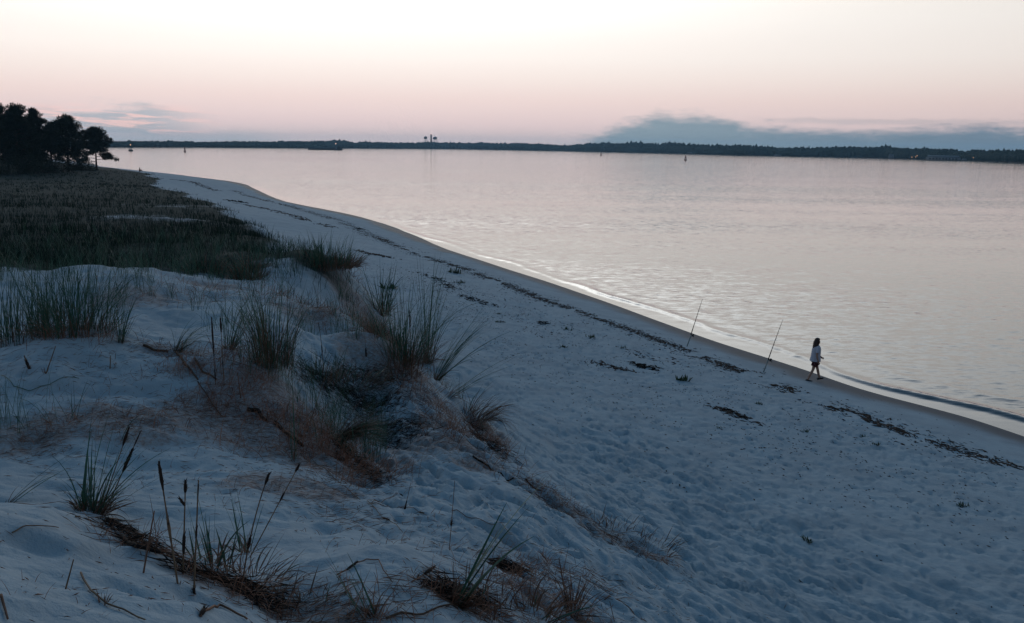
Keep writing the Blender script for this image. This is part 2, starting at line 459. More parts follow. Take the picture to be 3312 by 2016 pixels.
DUNE = [  # px, py, z as seen
    (0, 2016, 6.85), (250, 2016, 6.75), (450, 2000, 6.62), (0, 1850, 6.78), (250, 1850, 6.62), (0, 1640, 6.58), (150, 1650, 6.5), (300, 1725, 6.42), (480, 1800, 6.33), (680, 1890, 6.25), (900, 1985, 6.1),
    (0, 1560, 5.3), (200, 1570, 5.25), (420, 1610, 5.2), (620, 1650, 5.15), (850, 1700, 5.25), (1050, 1780, 5.4),
    (0, 1450, 5.12), (250, 1450, 5.05), (500, 1450, 4.95), (750, 1480, 4.85), (980, 1500, 4.72), (1150, 1560, 4.55),
    (0, 1280, 5.25), (200, 1280, 5.22), (450, 1280, 5.12), (650, 1290, 5.0), (850, 1300, 4.9), (960, 1340, 4.75), (1060, 1330, 4.25), (1180, 1380, 3.9), (1210, 1290, 3.95), (1250, 1450, 3.95),
    (1330, 1260, 4.15), (1430, 1300, 3.75), (1500, 1360, 3.35), (1580, 1450, 2.95),
    (0, 1140, 5.35), (280, 1070, 5.5), (400, 1110, 5.4), (600, 1140, 5.3), (760, 1130, 5.25), (880, 1190, 5.1), (960, 1200, 4.8), (1060, 1200, 4.45), (1180, 1180, 4.2),
    (430, 1000, 5.1), (600, 1000, 5.05), (800, 1000, 4.95), (950, 1050, 4.8), (1100, 1070, 4.6), (1230, 1090, 4.4), (1300, 1120, 4.3),
    (0, 920, 5.25), (150, 905, 5.3), (300, 885, 5.4), (420, 872, 5.45), (520, 900, 5.25), (620, 945, 4.95), (750, 945, 4.85), (900, 960, 4.75), (1050, 1000, 4.5), (1150, 1030, 4.1),
    (640, 870, 4.5), (800, 880, 4.5), (950, 880, 4.6), (1030, 860, 4.55), (1100, 850, 4.3), (1140, 900, 3.5),
    (420, 822, 4.6), (600, 822, 4.55), (900, 818, 4.5), (1020, 822, 4.45),
    (0, 800, 4.4), (250, 780, 4.3), (500, 770, 4.1), (760, 770, 3.9), (930, 775, 3.75), (700, 725, 3.6), (850, 735, 3.3),
    (0, 700, 3.6), (300, 690, 3.5), (560, 690, 3.3), (720, 690, 2.8), (0, 620, 2.8), (300, 610, 2.7), (500, 610, 2.5), (600, 625, 2.2), (0, 575, 2.5), (250, 560, 2.4), (400, 565, 2.2)]
for px, py, z in DUNE:
    p = at_z(px, py, z); ctrl.append((p.x, p.y, z))
# hidden ground just behind crests
for x, y, z in ((-4.6, 7.4, 5.75), (-2.2, 6.8, 5.6), (-13, 30, 4.7), (-11, 20, 5.0), (-6.5, 19.5, 4.9)):
    ctrl.append((x, y, z))
C = np.array(ctrl)
def warp(x, y):
    r = np.hypot(x, y) + 2.0
    return np.stack([np.arctan2(x, y) * 1.6, np.log(r)], -1)
WC = warp(C[:, 0], C[:, 1])
def kern(r2): return 0.5 * r2 * np.log(r2 + 1e-12)
K = kern(((WC[:, None] - WC[None]) ** 2).sum(-1)) + np.eye(len(C)) * 4e-4
Pm = np.concatenate([np.ones((len(C), 1)), WC], 1)
A = np.block([[K, Pm], [Pm.T, np.zeros((3, 3))]])
sol = np.linalg.solve(A, np.concatenate([C[:, 2], np.zeros(3)]))
def base_h(X, Y):
    W = warp(X.ravel(), Y.ravel()); out = np.empty(len(W))
    for i in range(0, len(W), 20000):
        q = W[i:i + 20000]
        r2 = ((q[:, None, :] - WC[None]) ** 2).sum(-1)
        out[i:i + 20000] = kern(r2) @ sol[:-3] + sol[-3] + q @ sol[-2:]
    return out.reshape(X.shape)

# polar grid, fine inside the view
th = np.concatenate([np.linspace(-180, -38, 60)[:-1], np.linspace(-38, 38, 780), np.linspace(38, 180, 50)[1:-1]]) * math.pi / 180
lr = np.concatenate([np.linspace(math.log(.3), math.log(2.9), 16)[:-1], np.linspace(math.log(2.9), math.log(48), 560), np.linspace(math.log(48), math.log(620), 230)[1:]])
TH, LR = np.meshgrid(th, lr, indexing='ij')
# base surface on a coarser grid, then refined
thc = np.concatenate([th[:59:3], th[59:839:5], th[838:839], th[839::3]]); thc = np.unique(np.concatenate([thc, th[-1:]]))
lrc = np.unique(np.concatenate([lr[::5], lr[-1:]]))
TC, LC = np.meshgrid(thc, lrc, indexing='ij')
Hc = base_h(np.exp(LC) * np.sin(TC), np.exp(LC) * np.cos(TC))
def interp_grid(tt, ll, ga, gb, G):
    i = np.clip(np.searchsorted(ga, tt) - 1, 0, len(ga) - 2); j = np.clip(np.searchsorted(gb, ll) - 1, 0, len(gb) - 2)
    u = np.clip((tt - ga[i]) / (ga[i + 1] - ga[i]), 0, 1); v = np.clip((ll - gb[j]) / (gb[j + 1] - gb[j]), 0, 1)
    return (G[i, j] * (1 - u) + G[i + 1, j] * u) * (1 - v) + (G[i, j + 1] * (1 - u) + G[i + 1, j + 1] * u) * v
HB = interp_grid(TH, LR, thc, lrc, Hc)
X = np.exp(LR) * np.sin(TH); Y = np.exp(LR) * np.cos(TH)
R = np.exp(LR)
SD, AL = shore_dist(X, Y)
EDGE_PX = [(455, 556, 1.7), (490, 562, 1.7), (560, 600, 1.8), (650, 640, 1.9), (760, 690, 2.1), (850, 740, 2.3), (1000, 800, 3.0), (1090, 830, 3.8)]
inland = sstep(13.5, 17.5, SD)
pl = (X - O[0]) * N[0] + (Y - O[1]) * N[1]          # metres inland of the dune foot
alg = (X - O[0]) * U[0] + (Y - O[1]) * U[1]
dry_beach = sstep(3.2, 5.2, SD) * (1 - sstep(14, 17, SD))
slope_m = sstep(12.5, 15.5, SD) * (1 - sstep(6.0, 9.0, pl)) * (1 - sstep(8, 14, alg))
dune_m = inland * (1 - slope_m)
# relief: trampled beach, long streaks down the slip face, soft hummocks on the dune
def streak(ax, ay, L, Wd, seed):
    a = X * ax + Y * ay; b = -X * ay + Y * ax
    return fbm(a / L + seed, b / Wd + seed * 1.7, 3)
near = 1 - sstep(60, 140, R)
foot = vnoise(X / .17 + 3, Y / .17) * .6 + vnoise(X / .34, Y / .34 + 7) * .75 + vnoise(X / .09, Y / .09) * .2 + vnoise(X / 1.1, Y / 1.1) * .25
pits = -np.clip(foot - .05, 0, 1) * .075 + np.clip(-foot - .35, 0, 1) * .02
HD = HB + dry_beach * near * pits * .62
HD += dry_beach * fbm(X / 4.5, Y / 4.5, 2) * .035
s1 = streak(.62, -.785, .95, .24, 2.0); s2 = streak(.70, -.71, .40, .13, 5.0)
HD += slope_m * (-np.abs(s1) * .085 + .03 + s2 * .022)
HD += slope_m * np.minimum(0, vnoise(X / .25, Y / .45) * .5 + vnoise(X / .55, Y / .9) * .5 - .12) * .11
dn = fbm(X / 1.5 + 4, Y / 1.5, 3)
HD += dune_m * near * (dn * .10 - np.abs(fbm(X / .60, Y / .45 + 3, 2)) * .050 + fbm(X / .3, Y / .2, 3) * .014 - np.clip(vnoise(X / .28 + 9, Y / .22) - .2, 0, 1) * .055)
HD += dune_m * sstep(20, 60, R) * fbm(X / 9, Y / 9, 3) * .09
HD += sstep(1.0, 3.0, SD) * (1 - dry_beach) * (1 - inland) * fbm(X / .8, Y / .8, 2) * .006
# footprints: trails along the beach and stray steps down the slope
def dents(fxs, fys, ang, ln, wd_, dep):
    ft = np.arctan2(fxs, fys); fl = np.log(np.hypot(fxs, fys))
    for x0, y0, t0, l0, a0, L0, W0, d0_ in zip(fxs, fys, ft, fl, ang, ln, wd_, dep):
        r0_ = math.exp(l0); m_ = L0 * 1.6 / r0_
        i0, i1 = np.searchsorted(th, (t0 - m_, t0 + m_)); j0, j1 = np.searchsorted(lr, (l0 - m_, l0 + m_))
        if i1 <= i0 or j1 <= j0: continue
        dx = X[i0:i1, j0:j1] - x0; dy = Y[i0:i1, j0:j1] - y0
        u = (dx * math.cos(a0) + dy * math.sin(a0)) / (L0 / 2); v = (-dx * math.sin(a0) + dy * math.cos(a0)) / (W0 / 2)
        q_ = u * u + v * v
        HD[i0:i1, j0:j1] += d0_ * (-np.exp(-q_ ** 1.6 * .7) + .55 * np.exp(-((np.sqrt(q_) - 1.45) / .38) ** 2))
fxs = []; fys = []; fa = []
shp = np.array([(p.x, p.y) for p in SH])
for k in range(330):
    i = rng.integers(3, 22); f = rng.random()
    pt = shp[i] * (1 - f) + shp[i + 1] * f; td = shp[i + 1] - shp[i]; td = td / np.hypot(*td); nn_ = np.array([-td[1], td[0]])
    pt = pt + nn_ * rng.uniform(3.6, 15); hd = math.atan2(td[1], td[0]) + rng.normal(0, .35) + (math.pi if rng.random() < .5 else 0)
    for s_ in range(rng.integers(15, 70)):
        hd += rng.normal(0, .05); pt = pt + np.array([math.cos(hd), math.sin(hd)]) * rng.uniform(.55, .8)
        lt = (.11 if s_ % 2 else -.11)
        fxs.append(pt[0] - math.sin(hd) * lt); fys.append(pt[1] + math.cos(hd) * lt); fa.append(hd + rng.normal(0, .15))
fxs = np.array(fxs); fys = np.array(fys); fa = np.array(fa)
sdf, _ = shore_dist(fxs, fys); ok = (sdf > 3.4) & (sdf < 16.5) & (np.hypot(fxs, fys) < 75) & (np.hypot(fxs, fys) > 4) & (np.abs(np.arctan2(fxs, fys)) < .64)
fxs, fys, fa = fxs[ok], fys[ok], fa[ok]; kf = len(fxs)
dents(fxs, fys, fa, rng.uniform(.24, .36, kf), rng.uniform(.11, .17, kf), rng.uniform(.015, .040, kf))
kf = 1500; tt_ = rng.uniform(-16, 8, kf); ss_ = rng.uniform(-1, 7, kf)
fxs = O[0] + U[0] * tt_ + N[0] * ss_; fys = O[1] + U[1] * tt_ + N[1] * ss_
ok = (np.hypot(fxs, fys) > 5) & (np.abs(np.arctan2(fxs, fys)) < .64) & (fys > 0); fxs, fys = fxs[ok], fys[ok]; kf = len(fxs)
dents(fxs, fys, rng.normal(-.9, .35, kf), rng.uniform(.3, .75, kf), rng.uniform(.10, .20, kf), rng.uniform(.014, .040, kf))
Z = HD
def H(x, y):
    x = np.asarray(x, float); y = np.asarray(y, float)
    return interp_grid(np.arctan2(x, y), np.log(np.maximum(np.hypot(x, y), .3)), th, lr, Z)
def ground(px, py):
    """where the line of sight through (px, py) first meets the sand"""
    v = ray(px, py)
    k = np.exp(np.linspace(math.log(2.5), math.log(600), 3000))
    x = v.x * k; y = v.y * k; z = CAM_Z + v.z * k
    b = np.nonzero(z < H(x, y))[0]
    i = b[0] if len(b) else -1
    return Vector((x[i], y[i], float(H(x[i], y[i]))))

# what lies on the sand: wet strip, brown root litter, vegetated soil
wet = 1 - sstep(.2, 2.3, SD + fbm(AL / 3.0, AL * 0 + 2, 2) * .35)
lit = np.zeros_like(X)
def blot(px, py, r, v=1.0):
    global lit
    p = ground(px, py); lit = np.maximum(lit, v * np.exp(-((X - p.x) ** 2 + (Y - p.y) ** 2) / (r * r)))
for b in ((930, 1330, 1.1), (1000, 1420, .9), (1060, 1510, .8), (860, 1250, 1.0), (700, 1330, 1.1), (780, 1400, .9), (900, 1440, .8), (560, 1350, .9, .9), (330, 1350, 1.0, .85), (120, 1400, .8, .9), (60, 1450, .6, .8), (480, 1400, .7, .7),
          (1390, 1290, .9), (1430, 1380, .9), (1360, 1440, .8), (1480, 1440, .8, .9), (1540, 1500, .6, .8), (1130, 960, 1.6), (1170, 1030, 1.4), (1100, 920, 1.6, .9), (1000, 1010, 1.4, .8), (840, 1560, .6, .85), (950, 1570, .6, .85), (1050, 1590, .6, .85),
          (1560, 1390, .8, .9), (1160, 1540, .6, .8), (1270, 1500, .7, .8), (430, 960, 1.6, .8), (700, 930, 1.4, .8), (1200, 1130, 1.3, .9), (1290, 1190, 1.0, .9), (1260, 1090, 1.0, .8), (1840, 1660, .5, .7), (1960, 1730, .5, .7), (2080, 1790, .45, .7),
          (620, 1860, .22, .8), (780, 1920, .25, .8), (920, 1980, .25, .8), (1100, 2005, .3, .7), (1500, 1950, .35, .7), (1720, 1900, .5, .55), (600, 1190, .6, .7), (500, 1130, .5, .7)):
    blot(*b)
# the meadow: everything inland of the vegetation edge beyond the sandy crest
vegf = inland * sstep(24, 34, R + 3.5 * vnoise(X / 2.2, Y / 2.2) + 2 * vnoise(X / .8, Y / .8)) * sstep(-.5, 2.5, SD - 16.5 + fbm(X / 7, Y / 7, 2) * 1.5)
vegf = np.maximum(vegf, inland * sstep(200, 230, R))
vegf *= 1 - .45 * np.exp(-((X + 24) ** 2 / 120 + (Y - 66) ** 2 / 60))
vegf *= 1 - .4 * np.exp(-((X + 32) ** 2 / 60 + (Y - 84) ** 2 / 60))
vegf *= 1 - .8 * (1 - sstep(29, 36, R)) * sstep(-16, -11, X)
nt, nr = X.shape
V = np.stack([X, Y, Z], -1).reshape(-1, 3)
idx = np.arange(nt * nr).reshape(nt, nr)
a_ = idx[:, :-1]; b_ = np.roll(idx, -1, 0)[:, :-1]; c_ = np.roll(idx, -1, 0)[:, 1:]; e_ = idx[:, 1:]
FQ = np.stack([a_, e_, c_, b_], -1).reshape(-1, 4)
# leave out what is deep under water far from the shore
deep = (SD.ravel() < -45)
FQ = FQ[~deep[FQ].all(1)]
V = np.concatenate([V, [[0, 0, float(Z[:, 0].mean())]]])
fan = np.stack([idx[:, 0], np.roll(idx[:, 0], -1), np.full(nt, nt * nr)], -1)
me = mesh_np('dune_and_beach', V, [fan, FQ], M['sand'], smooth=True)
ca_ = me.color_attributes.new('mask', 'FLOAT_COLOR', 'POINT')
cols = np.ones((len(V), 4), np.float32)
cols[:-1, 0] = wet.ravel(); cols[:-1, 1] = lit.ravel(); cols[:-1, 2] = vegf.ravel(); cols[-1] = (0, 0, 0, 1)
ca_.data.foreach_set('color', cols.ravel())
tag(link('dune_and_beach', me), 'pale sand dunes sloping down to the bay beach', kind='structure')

# ---------------------------------------------------------------- water with a small wave breaking along the edge
twt = np.concatenate([np.linspace(-180, -34, 40)[:-1], np.linspace(-34, 40, 620), np.linspace(40, 180, 40)[1:-1]]) * math.pi / 180
lw = np.concatenate([[math.log(3)], np.linspace(math.log(14), math.log(130), 430), np.linspace(math.log(130), math.log(4200), 60)[1:]])
TW, LW = np.meshgrid(twt, lw, indexing='ij')
XW = np.exp(LW) * np.sin(TW); YW = np.exp(LW) * np.cos(TW); RW = np.exp(LW)
SW, AW = shore_dist(XW, YW); off = -SW
wob = vnoise(AW / 7.5, AW * 0 + .3); wob2 = vnoise(AW / 3.1 + 9, AW * 0 + 4.7)
s0 = 1.35 + .55 * wob + .25 * wob2
amp = .062 * np.clip(.85 + .6 * vnoise(AW / 9 + 40, AW * 0 + 8.2), 0, 1.2) * (1 - sstep(90, 130, RW))
q = (off - s0)
prof = np.where(q < 0, np.exp(-(q / .16) ** 2), np.exp(-(q / .38) ** 2))
s1w = s0 + 1.9 + .6 * vnoise(AW / 5 + 70, AW * 0 + 1.2)
q2 = off - s1w
ZW = amp * prof + .25 * amp * np.exp(-(q2 / .35) ** 2)
ZW = ZW + (1 - sstep(100, 130, RW)) * sstep(.3, 1.2, off) * .006 * fbm(XW / .9, YW / .5, 2)
ZW = np.where(off < .15, np.minimum(ZW, .004), ZW)
VW = np.stack([XW, YW, ZW], -1).reshape(-1, 3)
nt2, nr2 = XW.shape
ix = np.arange(nt2 * nr2).reshape(nt2, nr2)
FW = np.stack([ix[:, :-1], ix[:, 1:], np.roll(ix, -1, 0)[:, 1:], np.roll(ix, -1, 0)[:, :-1]], -1).reshape(-1, 4)
landw = (SW.ravel() > 3.0)
FW = FW[~landw[FW].all(1)]
mw = mesh_np('water', VW, [FW], M['water'], smooth=True)
cw = mw.attributes.new('calm', 'FLOAT', 'POINT')
calm = (1 - sstep(.6, 3.2, off)) * .9
cw.data.foreach_set('value', calm.ravel().astype(np.float32))
tag(link('water', mw), 'calm bay water mirroring the pale dusk sky', kind='structure')

# ---------------------------------------------------------------- far shore and its woods
FAR = [(-260, 477, 20), (340, 477, 17), (480, 477, 20), (560, 477, 20), (700, 478, 17), (820, 478.5, 21), (1000, 480, 22), (1100, 480, 26), (1150, 480.5, 20), (1300, 481.5, 21),
       (1400, 482, 20), (1550, 484, 21), (1700, 487, 23), (1850, 490, 20), (1950, 492, 30), (2100, 495, 31), (2250, 499, 31), (2400, 503, 32), (2550, 506, 28), (2700, 509, 30),
       (2860, 512, 36), (2950, 515, 32), (3120, 520, 30), (3312, 527, 38), (3500, 533, 38), (3900, 546, 38)]
FP = [at_z(x, y, 0.0) for x, y, h in FAR]
FH = [h * p.length / F for (x, y, h), p in zip(FAR, FP)]
fx = np.array([p.x for p in FP]); fy = np.array([p.y for p in FP]); fh = np.array(FH)
FPX = np.array([x for x, y, h in FAR], float)
# land strip: low bank rising from the water
rowsf = [(-3, -.4), (0, .15), (6, .9), (40, 1.6), (400, 3), (1100, 6)]
Vl = []
nrm = np.stack([fx, fy], -1) / np.hypot(fx, fy)[:, None]
for o, z in rowsf:
    for i in range(len(fx)): Vl.append((fx[i] + nrm[i, 0] * o, fy[i] + nrm[i, 1] * o, z))
nf = len(fx); fl = []
for r in range(len(rowsf) - 1):
    for i in range(nf - 1): fl.append((r * nf + i, r * nf + i + 1, (r + 1) * nf + i + 1, (r + 1) * nf + i))
tag(link('far_shore', mesh_np('far_shore', Vl, [np.array(fl)], M['farland'], True)), 'low dark bank across the bay', kind='structure')
# crowns
ico = bmesh.new(); bmesh.ops.create_icosphere(ico, subdivisions=1, radius=1)
IV = np.array([v.co[:] for v in ico.verts]); IF = np.array([[v.index for v in f.verts] for f in ico.faces]); ico.free()
VS = []; FS = []; n = 0
def crown(x, y, z, rx, rz):
    global n
    v = IV * (1 + rng.normal(0, .13, (len(IV), 1))) * np.array([rx, rx, rz]) + np.array([x, y, z])
    VS.append(v); FS.append(IF + n); n += len(IV)
gap = 2.6
for row, (dd, hs) in enumerate(((3, .62), (14, .82), (34, 1.0))):
    ppx = -250.0
    while ppx < 3880:
        x = np.interp(ppx, FPX, fx); y = np.interp(ppx, FPX, fy); h = np.interp(ppx, FPX, fh) * hs
        L = math.hypot(x, y); m_px = L / F
        h *= 1 + .10 * float(vnoise(np.array(ppx / 38.), np.array(row * 3.3))) + .025 * rng.normal()
        rx = (6.0 + rng.random() * 4.5) * m_px
        k = (L + dd + rng.random() * 6) / L
        crown(x * k, y * k, h * .52, rx, h * .50)
        if row == 2 and rng.random() < .12: crown(x * k, y * k, h * .9, rx * .5, h * .15)
        ppx += gap + rng.random() * 2.6
tag(link('far_woods', mesh_np('far_woods', np.concatenate(VS), [np.concatenate(FS)], M['farwood'])), 'long dark band of woods on the far shore of the bay', 'woods', kind='stuff')
# ---------------------------------------------------------------- grass blades
def blades(P, phi, tilt, L, bend, wd, nseg=6, twist=0.5):
    n_ = len(P)
    P = np.asarray(P, float); h = np.stack([np.cos(phi), np.sin(phi), np.zeros(n_)], -1)
    side = np.stack([-np.sin(phi), np.cos(phi), np.zeros(n_)], -1)
    tw = rng.normal(0, twist, n_)
    rows = []; p = P.copy()
    for k in range(nseg + 1):
        t = k / nseg
        a = tilt + bend * t ** 1.4
        d = np.sin(a)[:, None] * h + np.cos(a)[:, None] * np.array([0, 0, 1.0])
        nn = np.cos(a)[:, None] * h - np.sin(a)[:, None] * np.array([0, 0, 1.0])
        wv = side * np.cos(tw)[:, None] + nn * np.sin(tw)[:, None]
        ww = (wd * (0.55 + 1.3 * t - 1.83 * t ** 2))[:, None] * 0.5 if k < nseg else (wd * .02)[:, None]
        ww = np.maximum(ww, (wd * .05)[:, None])
        rows.append(p - wv * ww); rows.append(p + wv * ww)
        p = p + d * (L / nseg)[:, None]
    V = np.stack(rows, 1).reshape(-1, 3)
    m = 2 * (nseg + 1); b = (np.arange(n_) * m)[:, None]
    F_ = np.concatenate([np.stack([b[:, 0] + 2 * k, b[:, 0] + 2 * k + 1, b[:, 0] + 2 * k + 3, b[:, 0] + 2 * k + 2], -1) for k in range(nseg)])
    return V, F_
class Pile:
    def __init__(self): self.V = []; self.F = []; self.n = 0
    def add(self, V, F_): self.V.append(V); self.F.append(F_ + self.n); self.n += len(V)
    def build(self, name, mat, parent=None, smooth=True):
        return link(name, mesh_np(name, np.concatenate(self.V), [np.concatenate(self.F)], mat, smooth), parent)

def tuft_blades(n_, h, r0, lean=None, amt=0.0, tmin=0.02, tmax=.55, bend=(.1, 1.5), wd=.008, nseg=7, squash=1.0):
    """blades of one tuft around its own origin"""
    rr = r0 * np.sqrt(rng.random(n_)); aa = rng.random(n_) * 2 * np.pi
    P = np.stack([rr * np.cos(aa), rr * np.sin(aa), np.full(n_, -.03)], -1)
    tilt = tmin + (tmax - tmin) * rng.random(n_) ** 1.3
    phi = aa + rng.normal(0, .6, n_)
    if lean is not None:
        vx = np.sin(tilt) * np.cos(phi) + amt * math.cos(lean); vy = np.sin(tilt) * np.sin(phi) + amt * math.sin(lean)
        phi = np.arctan2(vy, vx); tilt = np.arctan2(np.hypot(vx, vy), np.cos(tilt))
    L = h * (.32 + .80 * rng.random(n_))
    b = bend[0] + (bend[1] - bend[0]) * rng.random(n_) ** 1.8
    w_ = wd * (.6 + .8 * rng.random(n_))
    return blades(P, phi, tilt, L, b, w_, nseg)

def clump(label, px, py, hpx, ng, nd, lean=None, amt=0.0, r0=.12, tmax=.5, bend=(.1, 1.5), dryh=.5, wd=.009, cat='grass clump', name='grass_clump', group=None, dry_t=1.3, mats=('blade', 'dry')):
    p = ground(px, py); D = p.length
    D = math.hypot(p.x, p.y)
    h = hpx * 1.13 * D / F
    wd = max(wd, .00055 * D)
    t = empty(name, p); tag(t, label, cat, group)
    wd *= 1.25
    if ng and ng <= 14:
        for k in range(ng):
            V_, F_ = tuft_blades(1, h * 1.05, r0, lean, amt, tmax=tmax, bend=bend, wd=wd)
            q = Pile(); q.add(V_, F_); q.build('blade', M[mats[0]], t)
    elif ng:
        ng = int(ng * 1.6); nd = int(nd * 1.7)
        V_, F_ = tuft_blades(ng, h, r0, lean, amt, tmax=tmax, bend=bend, wd=wd)
        q = Pile(); q.add(V_, F_); q.build('blades', M[mats[0]], t)
    if nd:
        V_, F_ = tuft_blades(nd, h * dryh, r0 * 1.15, lean, amt * .8, tmax=dry_t, bend=(.2, 2.2), wd=wd * .9)
        q = Pile(); q.add(V_, F_); q.build('dry_leaves', M[mats[1]], t)
    return t

def stem_tube(pts, r0, r1, nodes=()):
    r0 = r0 * .8; r1 = r1 * .8
    mb = MB()
    rad = [r0 + (r1 - r0) * i / (len(pts) - 1) for i in range(len(pts))]
    for i in nodes: rad[i] *= 2.0
    return mb.tube(pts, rad, 6)
def bez(a, b, bow=(0, 0, 0), k=9):
    a = Vector(a); b = Vector(b); m = (a + b) / 2 + Vector(bow)
    return [(a * (1 - t) ** 2 + m * 2 * t * (1 - t) + b * t * t) for t in [i / (k - 1) for i in range(k)]]
def seed_head(a, b, r, parent, mat='head', name='seed_head'):
    """ragged spindle of spikelets between a and b"""
    a = Vector(a); b = Vector(b); ax = (b - a); L = ax.length; ax.normalize()
    r = r * .68
    mb = MB()
    k = 7; pts = [a + ax * L * i / (k - 1) for i in range(k)]
    rad = [r * (.25 + .85 * math.sin(math.pi * (.12 + .8 * i / (k - 1))) + random.uniform(-.12, .12)) for i in range(k)]
    mb.tube(pts, rad, 7)
    o = mb
    s = ax.cross(Vector((.3, .9, .1))).normalized(); u = ax.cross(s)
    for i in range(16):
        t = random.random(); th_ = random.random() * 6.28
        d = (s * math.cos(th_) + u * math.sin(th_))
        q = a + ax * L * t
        o.tube([q + d * r * .5, q + d * r * (1.1 + .5 * random.random()) + ax * r * (1.5 + 2 * random.random())], [r * .28, r * .05], 4)
    return o.build(name, M[mat], parent, True)
def stalk(label, base, tip, head=None, r=.006, bow=(0, 0, 0), nodes=(), name='dry_stalk', cat='stalk', group=None, mat='stalk', side=None, foot=None):
    """a dead flower stalk stuck in the sand; base and tip in photo pixels, the tip straight above the foot's distance"""
    p = ground(*base); q = at_y(tip[0], tip[1], p.y)
    t = empty(name, p); tag(t, label, cat, group)
    pts = bez((0, 0, -.05), q - p, bow)
    s = stem_tube(pts, r, r * .6, nodes).build('stem', M[mat], t, True)
    if head:
        for f0, f1, rr in head:
            a = pts[int(f0 * 8)].lerp(pts[min(8, int(f0 * 8) + 1)], f0 * 8 - int(f0 * 8)); i = min(8, int(f1 * 8))
            b = pts[i].lerp(pts[min(8, i + 1)], f1 * 8 - i)
            seed_head(a, b, rr, t)
    if side:
        f0, dx, dz, rr = side
        a = pts[int(f0 * 8)]
        seed_head(a, a + Vector((dx, 0, dz)), rr, t)
    if foot:
        V_, F_ = tuft_blades(14, foot, .015, tmax=.7, wd=.006)
        q_ = Pile(); q_.add(V_, F_); q_.build('dry_leaves', M['dry'], t)
    return t
def lying(label, pxs, r=.006, head=None, lift=.012, name='fallen_stalk', cat='stalk', group=None, mat='stalk', knot=None):
    """a stalk lying on the sand along a line of photo pixels"""
    P = [ground(*q) for q in pxs]
    pts = []
    for a, b in zip(P[:-1], P[1:]):
        for i in range(5):
            c = a.lerp(b, i / 5); c.z = float(H(c.x, c.y)) + lift; pts.append(c)
    e = P[-1].copy(); e.z += lift; pts.append(e)
    o = P[0].copy()
    t = empty(name, o); tag(t, label, cat, group)
    pts = [p - o for p in pts]
    stem_tube(pts, r, r * .65).build('stem', M[mat], t, True)
    if head:
        for f0, f1, rr in head:
            i0 = int(f0 * (len(pts) - 1)); i1 = int(f1 * (len(pts) - 1))
            seed_head(pts[i0], pts[i1] + Vector((0, 0, rr * .6)), rr, t)
    if knot is not None:
        V_, F_ = tuft_blades(26, .10, .02, tmax=1.5, bend=(.2, 2), wd=.006)
        V_ = V_ + np.array(pts[int(knot * (len(pts) - 1))])
        q_ = Pile(); q_.add(V_, F_); q_.build('root_tuft', M['dry'], t)
    return t

# ---- clumps of beach grass that can be told apart
G1 = 'clumps of beach grass on the dune crest'
pi = math.pi
clump('dense tall green grass clump behind the sandy hump at the left', 255, 1075, 240, 190, 110, 0, .05, .62, .55, (.1, 1.3), group=G1)
clump('wide green grass clump cut by the left edge of the photo', 40, 1100, 215, 130, 70, None, 0, .58, .5, (.1, 1.2), group=G1)
clump('green grass clump left of the dense tall one, standing thin on the sand', 150, 1085, 200, 60, 20, None, 0, .28, .45, (.1, 1.0), group=G1)
clump('small grass fan with a thick orange brown base right of the dense tall clump', 390, 1108, 200, 26, 14, 0, .12, .05, .5, (.05, .9), .25, group=G1)
clump('drooping green grass tuft at the top of the fallen root', 573, 1140, 150, 36, 22, 0, .55, .06, .7, (.6, 2.0), .4, group=G1)
clump('spreading green grass tuft behind the pair of dark dead stalks', 745, 1130, 210, 42, 30, 0, .25, .10, .65, (.1, 1.3), .35, group=G1)
clump('tall dense clump of green blades and brown dead stems in the middle of the dune', 880, 1185, 270, 95, 120, None, 0, .32, .48, (.05, 1.5), .72, group=G1, dry_t=.22)
clump('thin tall grass tuft left of the middle dune clump', 850, 1130, 250, 30, 10, pi, .1, .14, .4, (.1, 1.2), group=G1)
clump('grass clump with a low dark skirt on the knob of the eroded far dune edge', 1055, 868, 105, 130, 240, None, 0, .9, .5, (.2, 1.1), .55, group=G1)
clump('dark matted grass clump hanging off the far dune edge, above the scarp', 1105, 862, 70, 50, 220, 0, .35, .6, .8, (.3, 1.5), .8, group=G1)
clump('dark bushy grass clump in the dip behind the sandy saddle', 805, 905, 110, 70, 150, None, 0, .5, .5, (.2, 1.2), .75, group=G1)
clump('dark bushy grass clump beside the low hump, left of the saddle', 660, 880, 90, 60, 110, None, 0, .6, .5, (.2, 1.2), .7, group=G1)
clump('tall wispy grass tuft at the back of the dune nose, over the beach', 1235, 1020, 170, 44, 60, None, 0, .30, .45, (.05, 1.2), .5, group=G1)
clump('orange brown dead grass tuft at the back of the dune nose', 1215, 1085, 95, 8, 120, None, 0, .22, .6, (.2, 1.2), .95, group=G1)
clump('tall dense green clump crowning the dune nose', 1310, 1180, 275, 110, 110, 0, .06, .38, .5, (.05, 1.3), .5, group=G1)
clump('tall grass tuft with one very long upright blade on the dune nose', 1385, 1175, 310, 36, 60, 0, .05, .16, .32, (.02, .8), .4, group=G1)
clump('grass tuft arching out over the beach from the dune nose', 1410, 1230, 260, 38, 45, 0, .55, .10, .5, (.2, 1.2), .35, group=G1)
clump('sparse long blades reaching far right from the dune nose', 1450, 1285, 270, 14, 20, 0, 1.3, .06, .3, (.2, 1.0), .4, group=G1)
clump('dead brown grass skirt at the foot of the crowning clump', 1300, 1215, 120, 10, 140, None, 0, .35, 1.1, (.2, 1.6), .9, group=G1)
clump('dark mop of dead grass hanging down the lower scarp of the dune nose', 1545, 1350, 130, 14, 260, -.5, .9, .30, 1.2, (.8, 2.2), .95, group=G1)
